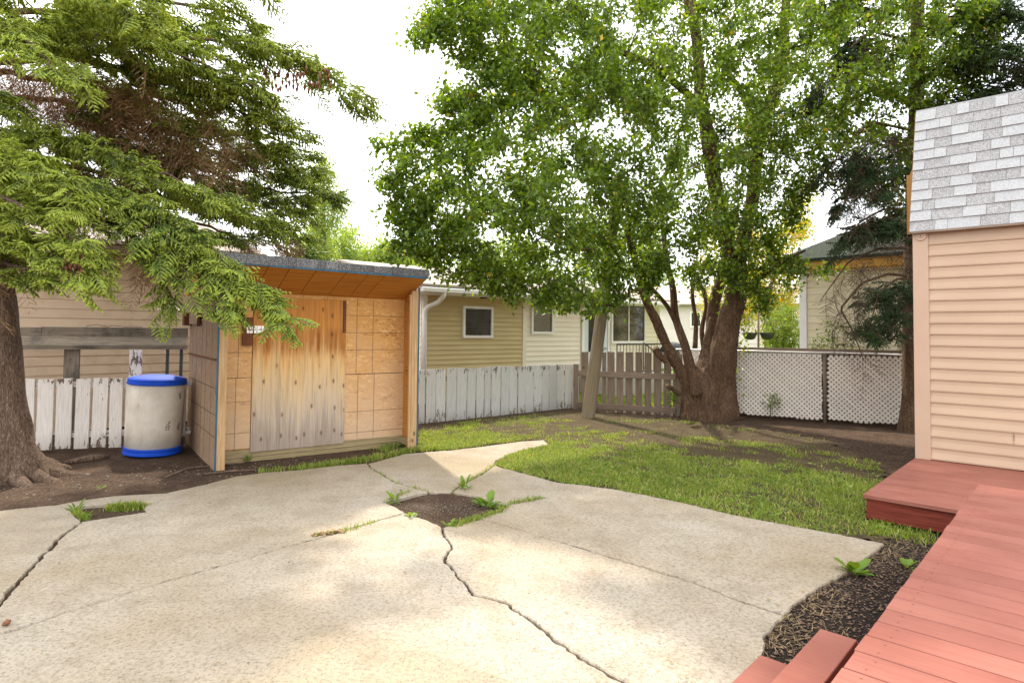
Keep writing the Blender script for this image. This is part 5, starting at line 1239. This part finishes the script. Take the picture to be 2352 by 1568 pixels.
B = [  # points (u, v, depth), width, count, tint, scale, dead twigs
 ([(-60, -60, 7.1), (150, -20, 7.3), (350, 0, 7.5), (520, 25, 7.8), (600, 60, 8.0)], .6, 60, .18, 1, 8),
 ([(-50, 20, 7.1), (150, 30, 7.0), (350, 70, 7.2), (520, 100, 7.5), (680, 125, 7.8), (820, 216, 8.0)], .55, 95, .15, 1, 10),
 ([(-50, 60, 7.1), (100, 60, 6.7), (260, 90, 6.7), (400, 120, 6.9), (520, 170, 7.2), (620, 215, 7.4)], .6, 75, .22, 1, 10),
 ([(-45, 150, 7.1), (150, 130, 7.2), (330, 170, 7.5), (480, 230, 7.7), (580, 270, 7.9), (665, 290, 8.0)], .6, 65, .0, 1, 45),
 ([(-45, 160, 7.2), (150, 190, 7.7), (330, 230, 8.1), (480, 290, 8.4), (600, 330, 8.6), (715, 350, 8.8)], .65, 65, .05, 1, 55),
 ([(-40, 220, 7.2), (120, 230, 7.8), (300, 270, 8.3), (450, 330, 8.8), (600, 390, 9.0), (700, 392, 9.2)], .65, 65, .0, 1, 55),
 ([(-40, 300, 7.2), (150, 320, 7.8), (330, 350, 8.3), (500, 420, 8.8), (650, 440, 9.0), (745, 446, 9.2)], .6, 75, .02, 1, 20),
 ([(-35, 300, 7.2), (100, 310, 7.0), (250, 350, 6.9), (400, 410, 7.0), (520, 470, 7.2), (600, 500, 7.5)], .5, 70, .12, 1, 20),
 ([(-35, 340, 7.2), (150, 380, 7.9), (350, 420, 8.5), (520, 480, 9.0), (650, 520, 9.3), (700, 535, 9.4)], .6, 60, -.05, 1, 15),
 ([(200, 330, 8.2), (400, 370, 8.6), (540, 410, 8.9), (640, 470, 9.1), (695, 490, 9.2)], .5, 34, .05, 1, 6),
 ([(300, 300, 8.2), (450, 300, 8.4), (560, 310, 8.5), (640, 350, 8.6), (700, 420, 8.8)], .5, 34, .05, 1, 6),
 ([(300, 190, 7.6), (430, 190, 7.7), (540, 210, 7.8), (620, 260, 7.9)], .5, 26, .05, 1, 6),
 ([(-30, 420, 7.1), (200, 440, 8.0), (400, 500, 8.7), (560, 545, 9.2), (700, 565, 9.4)], .55, 45, -.1, 1, 40),
 ([(-30, 400, 7.0), (120, 410, 6.5), (260, 440, 6.3), (380, 500, 6.3), (480, 570, 6.3), (560, 640, 6.3), (645, 712, 6.3)], .38, 110, .10, .9, 10),
 ([(330, 480, 6.3), (400, 560, 6.2), (450, 620, 6.15), (520, 690, 6.1)], .35, 40, .0, .85, 5),
 ([(-30, 430, 7.0), (100, 450, 6.4), (220, 490, 6.2), (330, 560, 6.2), (410, 640, 6.2), (405, 690, 6.2)], .35, 45, .0, .85, 22),
 ([(-30, 360, 7.0), (-10, 350, 6.2), (50, 370, 5.7), (120, 410, 5.5), (165, 460, 5.5)], .40, 65, .38, .9, 5),
 ([(-60, 430, 7.0), (-30, 440, 6.0), (60, 480, 5.6), (130, 520, 5.5), (190, 570, 5.5)], .38, 60, .35, .9, 5),
 ([(-60, 520, 7.0), (-30, 540, 6.0), (60, 560, 5.6), (140, 590, 5.5), (215, 650, 5.5)], .36, 70, .32, .85, 8),
 ([(-60, 560, 6.8), (-20, 590, 5.9), (50, 615, 5.6), (120, 630, 5.6)], .28, 30, .2, .8, 3),
 ([(-45, -150, 7.2), (200, -160, 7.4), (450, -100, 7.8), (600, -20, 8.2)], .7, 24, .1, 1.1, 0),
 ([(-55, -300, 7.2), (200, -320, 7.4), (420, -230, 7.8), (540, -120, 8.2)], .7, 18, .1, 1.1, 0),
 ([(-60, -500, 7.2), (150, -520, 7.4), (330, -420, 7.8)], .7, 12, .1, 1.2, 0),
 ([(-35, 200, 7.0), (-80, 190, 6.2), (-120, 240, 5.2)], .6, 12, .1, 1.1, 0), ([(-35, 100, 7.0), (20, 60, 6.2), (80, 100, 5.6), (120, 160, 5.4)], .45, 40, .3, .95, 6),
 ([(-35, 0, 7.0), (100, -40, 6.2), (240, -20, 5.9), (330, 40, 5.9)], .5, 50, .3, 1, 4),
]
items, dead, la, lb, lr = [], [], [], [], []
for pts, wd, n, ti, sc_, nd_ in B:
    P_ = bough(items, dead, [P(*q) for q in pts], wd, int(n*1.35), ti, scale=sc_, nd_=nd_, deadstart=.62)
    m_ = 5*len(P_); f = np.linspace(0, 1, m_); idx = f*(len(P_)-1); i0 = np.minimum(idx.astype(int), len(P_)-2); q = P_[i0]+(P_[i0+1]-P_[i0])*(idx-i0)[:, None]; q[1:-1] += rng.normal(0, .012, (m_-2, 3))
    la.append(q[:-1]); lb.append(q[1:]); lr.append(.035*(1-f[:-1])+.006)
V, Fc = segs(np.concatenate(la), np.concatenate(lb), np.concatenate(lr), np.concatenate(lr)*.95, 6); npobj('boughs', V, Fc, M['barkS'], spr, smooth=True)['kind'] = 'stuff'
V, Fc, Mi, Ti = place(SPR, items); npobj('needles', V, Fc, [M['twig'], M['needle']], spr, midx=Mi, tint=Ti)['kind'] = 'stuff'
# curtain of dead hanging twigs inside
for k in range(360):
    u_ = rng.uniform(20, 560); v_ = 130+.36*u_+rng.uniform(-50, 70)
    if u_ > 330 and rng.random() < .5: continue
    Y_ = rng.uniform(7.6, 8.8); p = np.array(P(u_, v_, Y_)); dead.append((p, unit(np.array([rng.normal(.3, .45), rng.normal(0, .4), -rng.uniform(.5, 1.3)])), rng.normal(0, 1, 3), rng.uniform(.6, 1.2), 0))
for u0, u1, v0, v1, n_ in ((310, 345, 540, 600, 22), (500, 700, 540, 575, 60), (60, 200, 380, 430, 20), (180, 270, 570, 590, 14)):
    for k in range(n_):
        Y_ = rng.uniform(6.2, 6.6) if v0 == 540 and u0 == 310 else (9.0 if u0 == 500 else 7.5); dead.append((np.array(P(rng.uniform(u0, u1), rng.uniform(v0, v1), Y_)), unit(np.array([rng.normal(0, .3), rng.normal(0, .3), -1.])), rng.normal(0, 1, 3), rng.uniform(.4, .9) if u0 != 180 else .25, 0))
V, Fc, Mi, Ti = place(DEAD, dead); npobj('dead_twigs', V, Fc, M['deadtwig'], spr)['kind'] = 'stuff'
# cones
cn = np.array([[0, 0, 0], [.35, 0, -.3], [0, .35, -.3], [-.35, 0, -.3], [0, -.35, -.3], [0, 0, -1.]]); M['cone'] = simple('spruce_cone', (.14, .05, .025), (.26, .11, .05), 60, .8, 0, var=0)
cp_ = px_arr(rng.uniform(600, 760, 70), rng.uniform(150, 200, 70)+0, rng.uniform(7.5, 7.9, 70)); cp2 = px_arr(rng.uniform(130, 190, 16), rng.uniform(575, 625, 16), np.full(16, 5.4)); cp_ = np.concatenate([cp_, cp2])
V = (cp_[:, None]+cn[None]*np.array([.06, .06, .10])).reshape(-1, 3); Fc = (icf[None]+(np.arange(len(cp_))*6)[:, None, None]).reshape(-1, 3); npobj('cones', V, Fc, M['cone'], spr)['kind'] = 'stuff'
# ================================================================== dark spruce on the right
RS = D(2094, 985)
sp2 = thing('spruce_tree', 'dark spruce with bare drooping lower branches against the lattice fence', 'tree', RS)
limb([RS-UP*.1, RS+UP*.15, P(2094, 900, RS.y), P(2094, 700, RS.y), P(2098, 450, RS.y), P(2105, 200, RS.y), P(2110, -100, RS.y), P(2115, -500, RS.y)], [.26, .19, .15, .14, .13, .12, .10, .06], 'trunk', M['barkA'], sp2, 16, .06)
items, dead, la, lb, lr = [], [], [], [], []
yy = RS.y
B2 = [([(2096, 480, yy), (2030, 490, yy-.3), (1975, 520, yy-.6), (1945, 560, yy-.8)], .4, 22, .0, .8, 16), ([(2096, 330, yy), (2040, 340, yy-.3), (1985, 380, yy-.6), (1940, 470, yy-.7)], .5, 22, -.1, .9, 20), ([(2094, 520, yy), (2040, 510, yy-.3), (1990, 525, yy-.6)], .5, 28, .1, .8, 14), ([(2094, 640, yy), (2060, 650, yy-.3), (2020, 680, yy-.6), (1995, 760, yy-.8)], .45, 42, .0, .75, 10), ([(2094, 680, yy), (2070, 700, yy-.5), (2045, 770, yy-.8)], .35, 24, .0, .7, 4),
      ([(2100, 200, yy), (2200, 130, yy-.5), (2300, 110, yy-1), (2400, 160, yy-1.3)], .7, 40, .3, 1, 4), ([(2100, 100, yy), (2200, 40, yy-.5), (2300, 20, yy-1), (2400, 60, yy-1.3)], .7, 40, .3, 1, 4), ([(2100, 250, yy), (2200, 210, yy-.3), (2300, 190, yy-.6), (2400, 220, yy-1)], .6, 34, .25, 1, 4),
      ([(2100, 300, yy), (2000, 290, yy-.3), (1930, 350, yy-.5), (1900, 420, yy-.6)], .5, 10, -.1, .9, 40), ([(2098, 400, yy), (2030, 400, yy-.3), (1960, 440, yy-.6), (1920, 500, yy-.7)], .5, 5, -.1, .8, 40),
      ([(2105, 100, yy), (2000, 80, yy-.4), (1930, 140, yy-.6), (1880, 220, yy-.7)], .6, 18, -.1, 1, 30), ([(2105, 0, yy), (2000, -60, yy-.4), (1900, -20, yy-.6)], .6, 22, 0, 1, 14), ([(2096, 570, yy), (2020, 580, yy-.4), (1950, 610, yy-.7), (1885, 690, yy-.8)], .35, 0, 0, .7, 26),
      ([(2096, 635, yy), (2040, 635, yy-.3), (1980, 660, yy-.6), (1930, 720, yy-.8), (1960, 770, yy-.8), (1985, 830, yy-.8)], .3, 0, 0, .7, 26), ([(2105, -100, yy), (2200, -180, yy), (2350, -150, yy)], .7, 10, .2, 1.2, 0), ([(2105, -150, yy), (2000, -220, yy), (1880, -180, yy)], .7, 10, .1, 1.2, 0)]
for pts, wd, n, ti, sc_, nd_ in B2:
    if n == 0: P_ = bough([], dead, [P(*q) for q in pts], wd, 1, ti, scale=sc_, nd_=nd_, deadstart=1.0)
    else: P_ = bough(items, dead, [P(*q) for q in pts], wd, int(n*1.3), ti, scale=sc_*1.2, nd_=int(nd_*1.4), deadstart=.9, droop=.7)
    m_ = 5*len(P_); f = np.linspace(0, 1, m_); idx = f*(len(P_)-1); i0 = np.minimum(idx.astype(int), len(P_)-2); q = P_[i0]+(P_[i0+1]-P_[i0])*(idx-i0)[:, None]
    q[:, 2] += .08*np.sin(f*3.1); la.append(q[:-1]); lb.append(q[1:]); lr.append(.024*(1-f[:-1])+.006)
V, Fc = segs(np.concatenate(la), np.concatenate(lb), np.concatenate(lr), np.concatenate(lr)*.95, 6); npobj('boughs', V, Fc, M['barkA'], sp2, smooth=True)['kind'] = 'stuff'
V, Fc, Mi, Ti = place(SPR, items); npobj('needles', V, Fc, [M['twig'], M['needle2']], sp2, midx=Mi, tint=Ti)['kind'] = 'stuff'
V, Fc, Mi, Ti = place(DEAD, dead); npobj('dead_twigs', V, Fc, M['twig'], sp2)['kind'] = 'stuff'
# ================================================================== background trees
def small_tree(name, label, cat, basep, polyuv, Y0, th, ntip, per, lsize, mat, trunks, group=None, spread=.2, tr=.08, n3=0.0, twig='barkA'):
    t = thing(name, label, cat, basep, group); pl_ = polyuv; us_ = [p[0] for p in pl_]; vs_ = [p[1] for p in pl_]
    u = rng.uniform(min(us_), max(us_), ntip*6); v = rng.uniform(min(vs_), max(vs_), ntip*6); ok = in_poly(u, v, pl_); u, v = u[ok][:ntip], v[ok][:ntip]
    pos = px_arr(u, v, Y0+rng.uniform(-th, th, len(u))); pos = pos[pos[:, 2] > .3]; sk, sp_ = [], []
    for pts, rr in trunks:
        o, cen = limb([P(*q) if len(q) == 3 and not isinstance(q, Vector) else q for q in pts], rr, 'trunk', M[twig], t, 8, .05)
        for q in cen[::2]:
            if q.z > (.8 if Y0 > 14 else .1): sk.append(tuple(q)); sp_.append(-1)
    nodes, par, tips = grow((sk, sp_), pos, .5 if Y0 > 22 else .3, .04); r_ = radii(nodes, par, .004, .45, tr); h = par >= 0
    V, Fc = segs(nodes[par[h]], nodes[h], r_[h]*1.1, r_[h], 4); npobj('branch_network', V, Fc, M[twig], t)['kind'] = 'stuff'
    V, Fc = leafy(nodes, par, tips, per, 1.8, spread, lsize); npobj('crown', V, Fc, M[mat], t)['kind'] = 'stuff'; return t
def bt(u, Y): q = P(u, 760, Y); q.z = 0; return q
small_tree('poplar_tree', 'tall thin poplar standing beside the right edge of the big spruce', 'tree', bt(745, 32), [(748, 350), (762, 400), (775, 395), (792, 440), (790, 500), (770, 560), (780, 600), (700, 610), (690, 560), (715, 500), (705, 430), (728, 370)], 32, 1.0, 300, 34, .13, 'leafB', [([bt(745, 32), P(745, 600, 32), P(742, 480, 32), P(745, 370, 32)], [.2, .16, .1, .03])], None, .22)
for i, (pg, lab, Y0, nt_) in enumerate([
    ([(690, 540), (740, 520), (760, 560), (760, 640), (660, 640)], 'pale green tree just left of the thin poplar', 36, 160),
    ([(780, 540), (800, 520), (815, 540), (812, 640), (770, 640)], 'slender pale tree in the distance right of the thin poplar', 38, 110),
    ([(805, 590), (830, 572), (862, 580), (880, 640), (800, 640)], 'low rounded pale tree above the middle of the shed roof', 42, 140),
    ([(858, 560), (875, 545), (905, 555), (935, 580), (940, 650), (850, 650)], 'broad pale tree above the right half of the shed roof', 40, 190),
    ([(930, 590), (965, 575), (1010, 590), (1040, 650), (925, 650)], 'hazy pale tree above the right end of the shed roof', 48, 170),
    ([(1040, 560), (1150, 540), (1250, 560), (1300, 650), (1040, 650)], 'wide pale tree behind the bungalow roof', 46, 260),
    ([(1300, 500), (1420, 480), (1520, 520), (1560, 650), (1300, 660)], 'tall pale tree behind the bungalow chimney end', 40, 260)]):
    um = sum(p[0] for p in pg)/len(pg); small_tree('background_tree', lab, 'tree', bt(um, Y0), pg, Y0, 1.6, nt_, 34, .22, 'leafB', [([bt(um, Y0), P(um, 660, Y0), P(um, 600, Y0)], [.2, .15, .06])], 'trees on the skyline', .35)
small_tree('yellowing_tree', 'small tree with yellow and orange leaves left of the cream house', 'tree', bt(1770, 19), [(1690, 640), (1720, 560), (1780, 530), (1830, 440), (1860, 420), (1870, 500), (1850, 580), (1845, 700), (1840, 760), (1770, 790), (1740, 720), (1700, 700)], 19, 1.0, 330, 30, .09, 'leafY', [([bt(1762, 19), P(1762, 760, 19), P(1765, 680, 19), P(1800, 560, 19)], [.10, .09, .07, .03])], None, .12, .03)
small_tree('garden_tree', 'bright green bushy tree with several thin trunks right of the apple trunk', 'tree', bt(1680, 21), [(1600, 500), (1700, 480), (1780, 540), (1760, 700), (1730, 760), (1700, 740), (1600, 720)], 21, 1.2, 330, 30, .09, 'leafY', [([bt(u_, 21), P(u_, 760, 21), P(u_+dx, 660, 21)], [.12, .10, .06]) for u_, dx in ((1655, -12), (1672, 6), (1690, 14), (1640, -25))], None, .13, .03)
small_tree('garden_shrub', 'leafy green shrub beside the yellowing tree', 'shrub', bt(1800, 17.5), [(1755, 730), (1800, 700), (1845, 720), (1850, 800), (1750, 805)], 17.5, .5, 130, 30, .08, 'leafB', [([bt(1800, 17.5), P(1800, 830, 17.5), P(1800, 770, 17.5)], [.05, .04, .02])], None, .1, .02)
small_tree('vine_shrub', 'straggly bush with dark leaves poking over the lattice fence', 'shrub', bt(1905, 12.9), [(1850, 790), (1890, 735), (1935, 740), (1960, 770), (2000, 800), (1960, 812), (1850, 812)], 12.7, .12, 60, 7, .06, 'leafA', [([bt(1910, 12.8), P(1910, 850, 12.75), P(1912, 760, 12.7)], [.02, .015, .008])], None, .05, .006, twig='twig')
small_tree('small_shrub', 'small sprig of green leaves at the foot of the lattice', 'shrub', D(1770, 962), [(1740, 915), (1770, 895), (1800, 905), (1790, 930), (1745, 935)], 12.0, .08, 16, 12, .05, 'leafA', [([D(1770, 962), P(1770, 930, 12.0)], [.01, .006])], None, .04, .004, twig='twig')
small_tree('small_shrub', 'small dark green shrub between brown gate and apple trunk', 'shrub', D(1540, 962), [(1528, 900), (1556, 900), (1560, 945), (1528, 950)], 12.3, .08, 22, 14, .055, 'leafA', [([D(1540, 962), P(1540, 925, 12.3)], [.01, .006])], None, .04, .004, twig='twig')
# hanging baskets
for u_, lab in ((1722, 'dark hanging basket, the left of the two under the yellowing tree'), (1762, 'dark hanging basket, the right of the two under the yellowing tree')):
    c = P(u_, 770, 17.0); hb = thing('hanging_basket', lab, 'flower pot', c-UP*.12, 'hanging baskets')
    lathe2([(.06, -.12), (.14, -.08), (.19, .04), (.20, .08), (.17, .08)], 'pot', M['black'], hb, c)
    for k in range(3): an = k*2.1; tube([c+Vector((.19*math.cos(an), .19*math.sin(an), .08)), c+UP*.55], .006, 'chain', M['black'], hb, sides=4)
    tube([c+UP*.55, c+UP*.95], .008, 'hook', M['black'], hb, sides=5)
hp = P(1742, 770, 17.0); hp.z = 0
tube([hp, hp+UP*2.9], .03, 'basket_pole', M['brown'], None, hp, 8); tag(bpy.data.objects['basket_pole'], 'thin brown pole with a cross arm carrying two hanging baskets', 'pole')
# ================================================================== grass
def blades(name, X, Y_, Z, hmin, hmax, mat, wd=.0045, parent=None, lean=.45, kind='stuff'):
    n = len(X); h = rng.uniform(hmin, hmax, n); an = rng.uniform(0, 2*np.pi, n); side = np.stack([np.cos(an), np.sin(an), np.zeros(n)], -1)*(wd*rng.uniform(.7, 1.3, n))[:, None]
    ln = rng.normal(0, lean, (n, 2)); b = np.stack([X, Y_, Z], -1); m_ = b+np.stack([ln[:, 0]*h*.35, ln[:, 1]*h*.35, h*.6], -1); t = b+np.stack([ln[:, 0]*h, ln[:, 1]*h, h*(1-.25*np.abs(ln).sum(1))], -1)
    V = np.stack([b-side, b+side, m_-side*.8, m_+side*.8, t], 1).reshape(-1, 3); f = np.array([[0, 1, 3], [0, 3, 2], [2, 3, 4]]); Fc = (f[None]+(np.arange(n)*5)[:, None, None]).reshape(-1, 3)
    o = npobj(name, V, Fc, mat, parent)
    if parent is None: o['kind'] = kind
    return o
LP = [(p.x, p.y) for p in LAWN]
n = 420000; X = rng.uniform(-2.2, 7.2, n); Y_ = rng.uniform(5.2, 13.8, n); ok = inpoly_np(X, Y_, LP); X, Y_ = X[ok], Y_[ok]
def nz(X, Y, s, o): 
    gx = np.linspace(-4, 9, 131); gy = np.linspace(0, 16, 161); G = np.array([[noise.noise(Vector((a*s, b*s, o))) for a in gx] for b in gy])
    fx = (X+4)/13*130; fy = Y/16*160; i = np.clip(fx.astype(int), 0, 129); j = np.clip(fy.astype(int), 0, 159); a = fx-i; b = fy-j
    return G[j, i]*(1-a)*(1-b)+G[j, i+1]*a*(1-b)+G[j+1, i]*(1-a)*b+G[j+1, i+1]*a*b
N1 = nz(X, Y_, .9, 3.); N2 = nz(X, Y_, 3.5, 8.)
# dense near the paving, thinning to bare earth under the tree and by the fences
BARE = np.interp(X, [-2, .2, 2.2, 3.6, 4.3, 7], [11.3, 10.6, 9.2, 7.9, 7.2, 6.5])
dn = 1/(1+np.exp((Y_-BARE)*1.6)); dn = np.clip(dn+.9*N1+.9*N2-.10, .0, 1)
prob = dn**1.6*.95; k = rng.random(len(X)) < prob*np.clip(9/Y_, .4, 1)**1.2; X, Y_, dnk = X[k], Y_[k], dn[k]
print('blades', len(X))
Z = np.full(len(X), -.02); hs = .03+.05*dnk
o = blades('grass', X, Y_, Z, .018, .070, M['grass'], .0042, lean=.7)
# rough strip at the shed front, the hole rims and the neighbour's lawn edge
def strip(pts, n, sp, hmin, hmax, label=None):
    A_ = [D(u, v, 0) for u, v in pts]; L = [(b-a).length for a, b in zip(A_[:-1], A_[1:])]; tot = sum(L); XX, YY = [], []
    for i, (a, b) in enumerate(zip(A_[:-1], A_[1:])):
        m_ = int(n*L[i]/tot); f = rng.random(m_); XX.append(a.x+(b.x-a.x)*f+rng.normal(0, sp, m_)); YY.append(a.y+(b.y-a.y)*f+rng.normal(0, sp, m_))
    return np.concatenate(XX), np.concatenate(YY)
sx, sy = [], []
for pts, n_, sp in (([(700, 1072), (850, 1052), (950, 1030)], 1500, .05), ([(880, 1030), (905, 1015), (935, 1018)], 500, .06), ([(958, 1030), (1030, 1025)], 700, .05), ([(255, 1165), (325, 1162)], 900, .035), ([(170, 1175), (200, 1190)], 140, .02),
                    ([(1040, 1208), (1150, 1176), (1163, 1163)], 500, .02), ([(1163, 1160), (1240, 1146)], 260, .018), ([(885, 1155), (935, 1130)], 120, .02), ([(1990, 1200), (2060, 1225), (2130, 1230)], 700, .09), ([(600, 1080), (700, 1072)], 160, .05),
                    ([(720, 1232), (790, 1222), (865, 1198)], 110, .012), ([(849, 1075), (911, 1110), (985, 1130)], 90, .01), ([(1134, 1069), (1040, 1129)], 140, .012)):
    a, b = strip(pts, n_, sp, 0, 0); sx.append(a); sy.append(b)
sx, sy = np.concatenate(sx), np.concatenate(sy)
blades('weedy_grass', sx, sy, np.full(len(sx), -.03), .04, .10, M['grass'], .004)
n = 5000; a, b = strip([(1850, 1310), (1790, 1420), (1760, 1480)], 900, .15, 0, 0); c_, d_ = strip([(1960, 1290), (2090, 1230)], 350, .12, 0, 0); a, b = np.concatenate([a, c_]), np.concatenate([b, d_])
ok = inpoly_np(a, b, [(p.x, p.y) for p in BED]); a, b = a[ok], b[ok]
blades('dry_straw', a, b, np.full(len(a), -.02), .012, .045, M['straw'], .0026, lean=2.4)
# far lawn seen through the gate
n = 8000; X = rng.uniform(1.0, 5, n); Y_ = rng.uniform(13.8, 19, n); blades('far_grass', X, Y_, np.zeros(n), .04, .09, M['grass'], .010)
# ================================================================== small litter
def pebbles(name, pts, n, sp, s0, s1, mat, flat=.6, zz=-.03, inside=None):
    a, b = strip(pts, n, sp, 0, 0)
    for pg in PATIO_POLYS[:-1]:
        k = ~inpoly_np(a, b, pg); a, b = a[k], b[k]
    if inside is not None: k = inpoly_np(a, b, inside); a, b = a[k], b[k]
    m_ = len(a); s = rng.uniform(s0, s1, m_)*rng.uniform(.6, 1, m_); p = np.stack([a, b, np.full(m_, zz)], -1); sc = rng.uniform(.6, 1.2, (m_, 1, 3))*np.array([1, 1, flat])
    an = rng.uniform(0, 6.28, m_); R = np.zeros((m_, 3, 3)); R[:, 0, 0] = np.cos(an); R[:, 0, 1] = -np.sin(an); R[:, 1, 0] = np.sin(an); R[:, 1, 1] = np.cos(an); R[:, 2, 2] = 1
    V = (p[:, None]+np.einsum('nij,nkj->nki', R, ico[None]*sc*s[:, None, None])).reshape(-1, 3); Fc = (icf[None]+(np.arange(m_)*6)[:, None, None]).reshape(-1, 3)
    o = npobj(name, V, Fc, mat, smooth=False); o['kind'] = 'stuff'; return o
pebbles('pebbles', [(0, 1130), (200, 1110), (400, 1075), (560, 1070), (700, 1060)], 330, .30, .005, .03, M['stone'], .45)
pebbles('gravel', [(930, 1165), (1040, 1160), (1120, 1160)], 700, .14, .004, .012, M['stone'], zz=-.017)
M['bits'] = simple('bark_bits', (.05, .03, .02), (.22, .14, .09), 40, .9, 0, var=0)
pebbles('bark_litter', [(0, 1110), (300, 1080), (560, 1068), (800, 1050)], 1300, .3, .004, .013, M['bits'], .3)
pebbles('bark_litter', [(1450, 975), (1700, 1000), (1900, 1010), (2060, 1040)], 4200, .60, .005, .022, M['bits'], .3, zz=-.012)
pebbles('bark_litter', [(2090, 1240), (1960, 1330), (1850, 1430), (1790, 1500)], 1600, .22, .006, .022, M['dryleaf'] if 'dryleaf' in M else M['bits'], .25, zz=-.012, inside=[(p.x, p.y) for p in BED])
pebbles('mulch_litter', [(2090, 1240), (1960, 1350), (1850, 1450), (1780, 1540)], 2600, .18, .004, .012, M['bits'], .4, zz=-.015, inside=[(p.x, p.y) for p in BED])
# fallen leaves and crumbs on the paving
M['dryleaf'] = simple('dry_leaf', (.20, .12, .05), (.36, .24, .11), 40, .9, 0, var=0)
n = 150; up_, vp_ = rng.uniform(0, 1900, n), rng.uniform(1130, 1560, n); pp = np.array([tuple(D(a, b, .012)) for a, b in zip(up_, vp_)])
V, Fc = leaves(pp, rng.normal(0, 1, (n, 3))*[1, 1, 0], np.array([[0, 0, 1.]])+rng.normal(0, .2, (n, 3)), rng.uniform(.010, .026, n)); npobj('fallen_leaves', V, Fc, M['dryleaf'])['kind'] = 'stuff'
a, b = strip([(722, 1232), (790, 1220)], 110, .02, 0, 0); pp = np.stack([a, b, np.full(len(a), .012)], -1)
V, Fc = leaves(pp, rng.normal(0, 1, (len(a), 3))*[1, 1, .2], np.array([[0, 0, 1.]])+rng.normal(0, .4, (len(a), 3)), rng.uniform(.03, .06, len(a))*.8); npobj('leaf_debris', V, Fc, M['dryleaf'])['kind'] = 'stuff'
M['pinecone'] = M['cone']
pc = D(15, 1429, .02); o = npobj('spruce_cone', (ico*np.array([.022, .034, .02])+np.array(pc)), icf, M['cone'], None, pc, smooth=True); tag(o, 'fallen brown spruce cone on the concrete at the left edge', 'cone')
# ================================================================== weeds
def weed(u, v, label, n, size, z=-.02, up=.5, wide=.5):
    p = D(u, v, 0); p.z = z; t = thing('weed', label, 'weed', p, 'leafy weeds in the cracks')
    tm = np.array([[0, 0, 0], [-wide, .45, .05], [-wide*.6, .85, .0], [0, 1, -.12], [wide*.6, .85, 0], [wide, .45, .05], [0, .5, -.05]])*np.array([.7, 1, 1]); tfc = np.array([[0, 6, 1], [1, 6, 2], [2, 6, 3], [3, 6, 4], [4, 6, 5], [5, 6, 0]])
    n = int(n*1.5); size *= .8
    for i in range(n):
        an = 2*math.pi*i/n+rng.uniform(-.6, .6); el = rng.uniform(.05, 1.3)*up*2; d = np.array([[math.cos(an), math.sin(an), el]]); s = size*rng.uniform(.35, 1.2)
        V, Fc = leaves(np.array([tuple(p)])+d*.25*s, d, np.array([[0, 0, 1.]]), np.array([s]), tm, tfc); npobj('leaf', V, Fc, M['weed'], t)
for a in [(1962, 1312, 'broad leafed weed on the dark soil beside the concrete edge', 14, .13), (2084, 1298, 'small weed on dark soil close to the deck edge', 8, .08), (1118, 1160, 'large lobed weed at the right side of the square soil hole', 13, .15), (1066, 1122, 'upright weed at the back edge of the square soil hole', 12, .12, -.02, 1.1, .3),
          (905, 1150, 'spiky weed at the left corner of the square soil hole', 12, .13, -.02, 1.0, .22), (945, 1185, 'small flat weed at the front left of the square soil hole', 8, .08), (1030, 1205, 'low weed at the front corner of the square soil hole', 9, .08), (1245, 1143, 'tiny weed in the crack right of the soil hole', 8, .05),
          (2038, 1200, 'round leafed weed in front of the red platform', 5, .11), (175, 1172, 'weed at the left end of the small soil slot', 9, .10, -.02, .9, .25), (198, 1182, 'pale weed at the front of the small soil slot', 8, .07), (570, 1056, 'weed under the chipboard shed sill left of the door', 12, .08, -.02, .9, .4), (232, 1118, 'single sprout on the bare earth left of the concrete', 5, .06)]:
    weed(*a)
n = 260; X = rng.uniform(1.0, 5, n); Y_ = rng.uniform(5.6, 8, n); ok = inpoly_np(X, Y_, LP); X, Y_ = X[ok], Y_[ok]; pp = np.stack([X, Y_, np.full(len(X), .03)], -1); pp = np.repeat(pp, 5, 0)+rng.normal(0, .03, (len(X)*5, 3))*[1, 1, .2]
V, Fc = leaves(pp, rng.normal(0, 1, pp.shape)*[1, 1, .3], np.array([[0, 0, 1.]])+rng.normal(0, .3, pp.shape), rng.uniform(.02, .05, len(pp))); npobj('clover', V, Fc, M['weed'])['kind'] = 'stuff'
# roots and sticks on the earth
for i, (pts, lab) in enumerate([([(380, 1095), (430, 1075), (500, 1068), (560, 1062)], 'long thin root lying on the earth left of the shed post'), ([(150, 1062), (210, 1052), (250, 1048)], 'pale root ridge between spruce trunk and drum'), ([(470, 1088), (520, 1082), (590, 1078)], 'thin stick lying on the earth in front of the shed')]):
    q = [D(u, v, -.02+.012*(k % 2)) for k, (u, v) in enumerate(pts)]; o = tube(q, [.010, .014, .012, .006][:len(q)] if i != 1 else [.02, .05, .03], 'root' if i < 2 else 'stick', M['barkS'], None, q[0], 6); tag(o, lab, 'root' if i < 2 else 'stick')
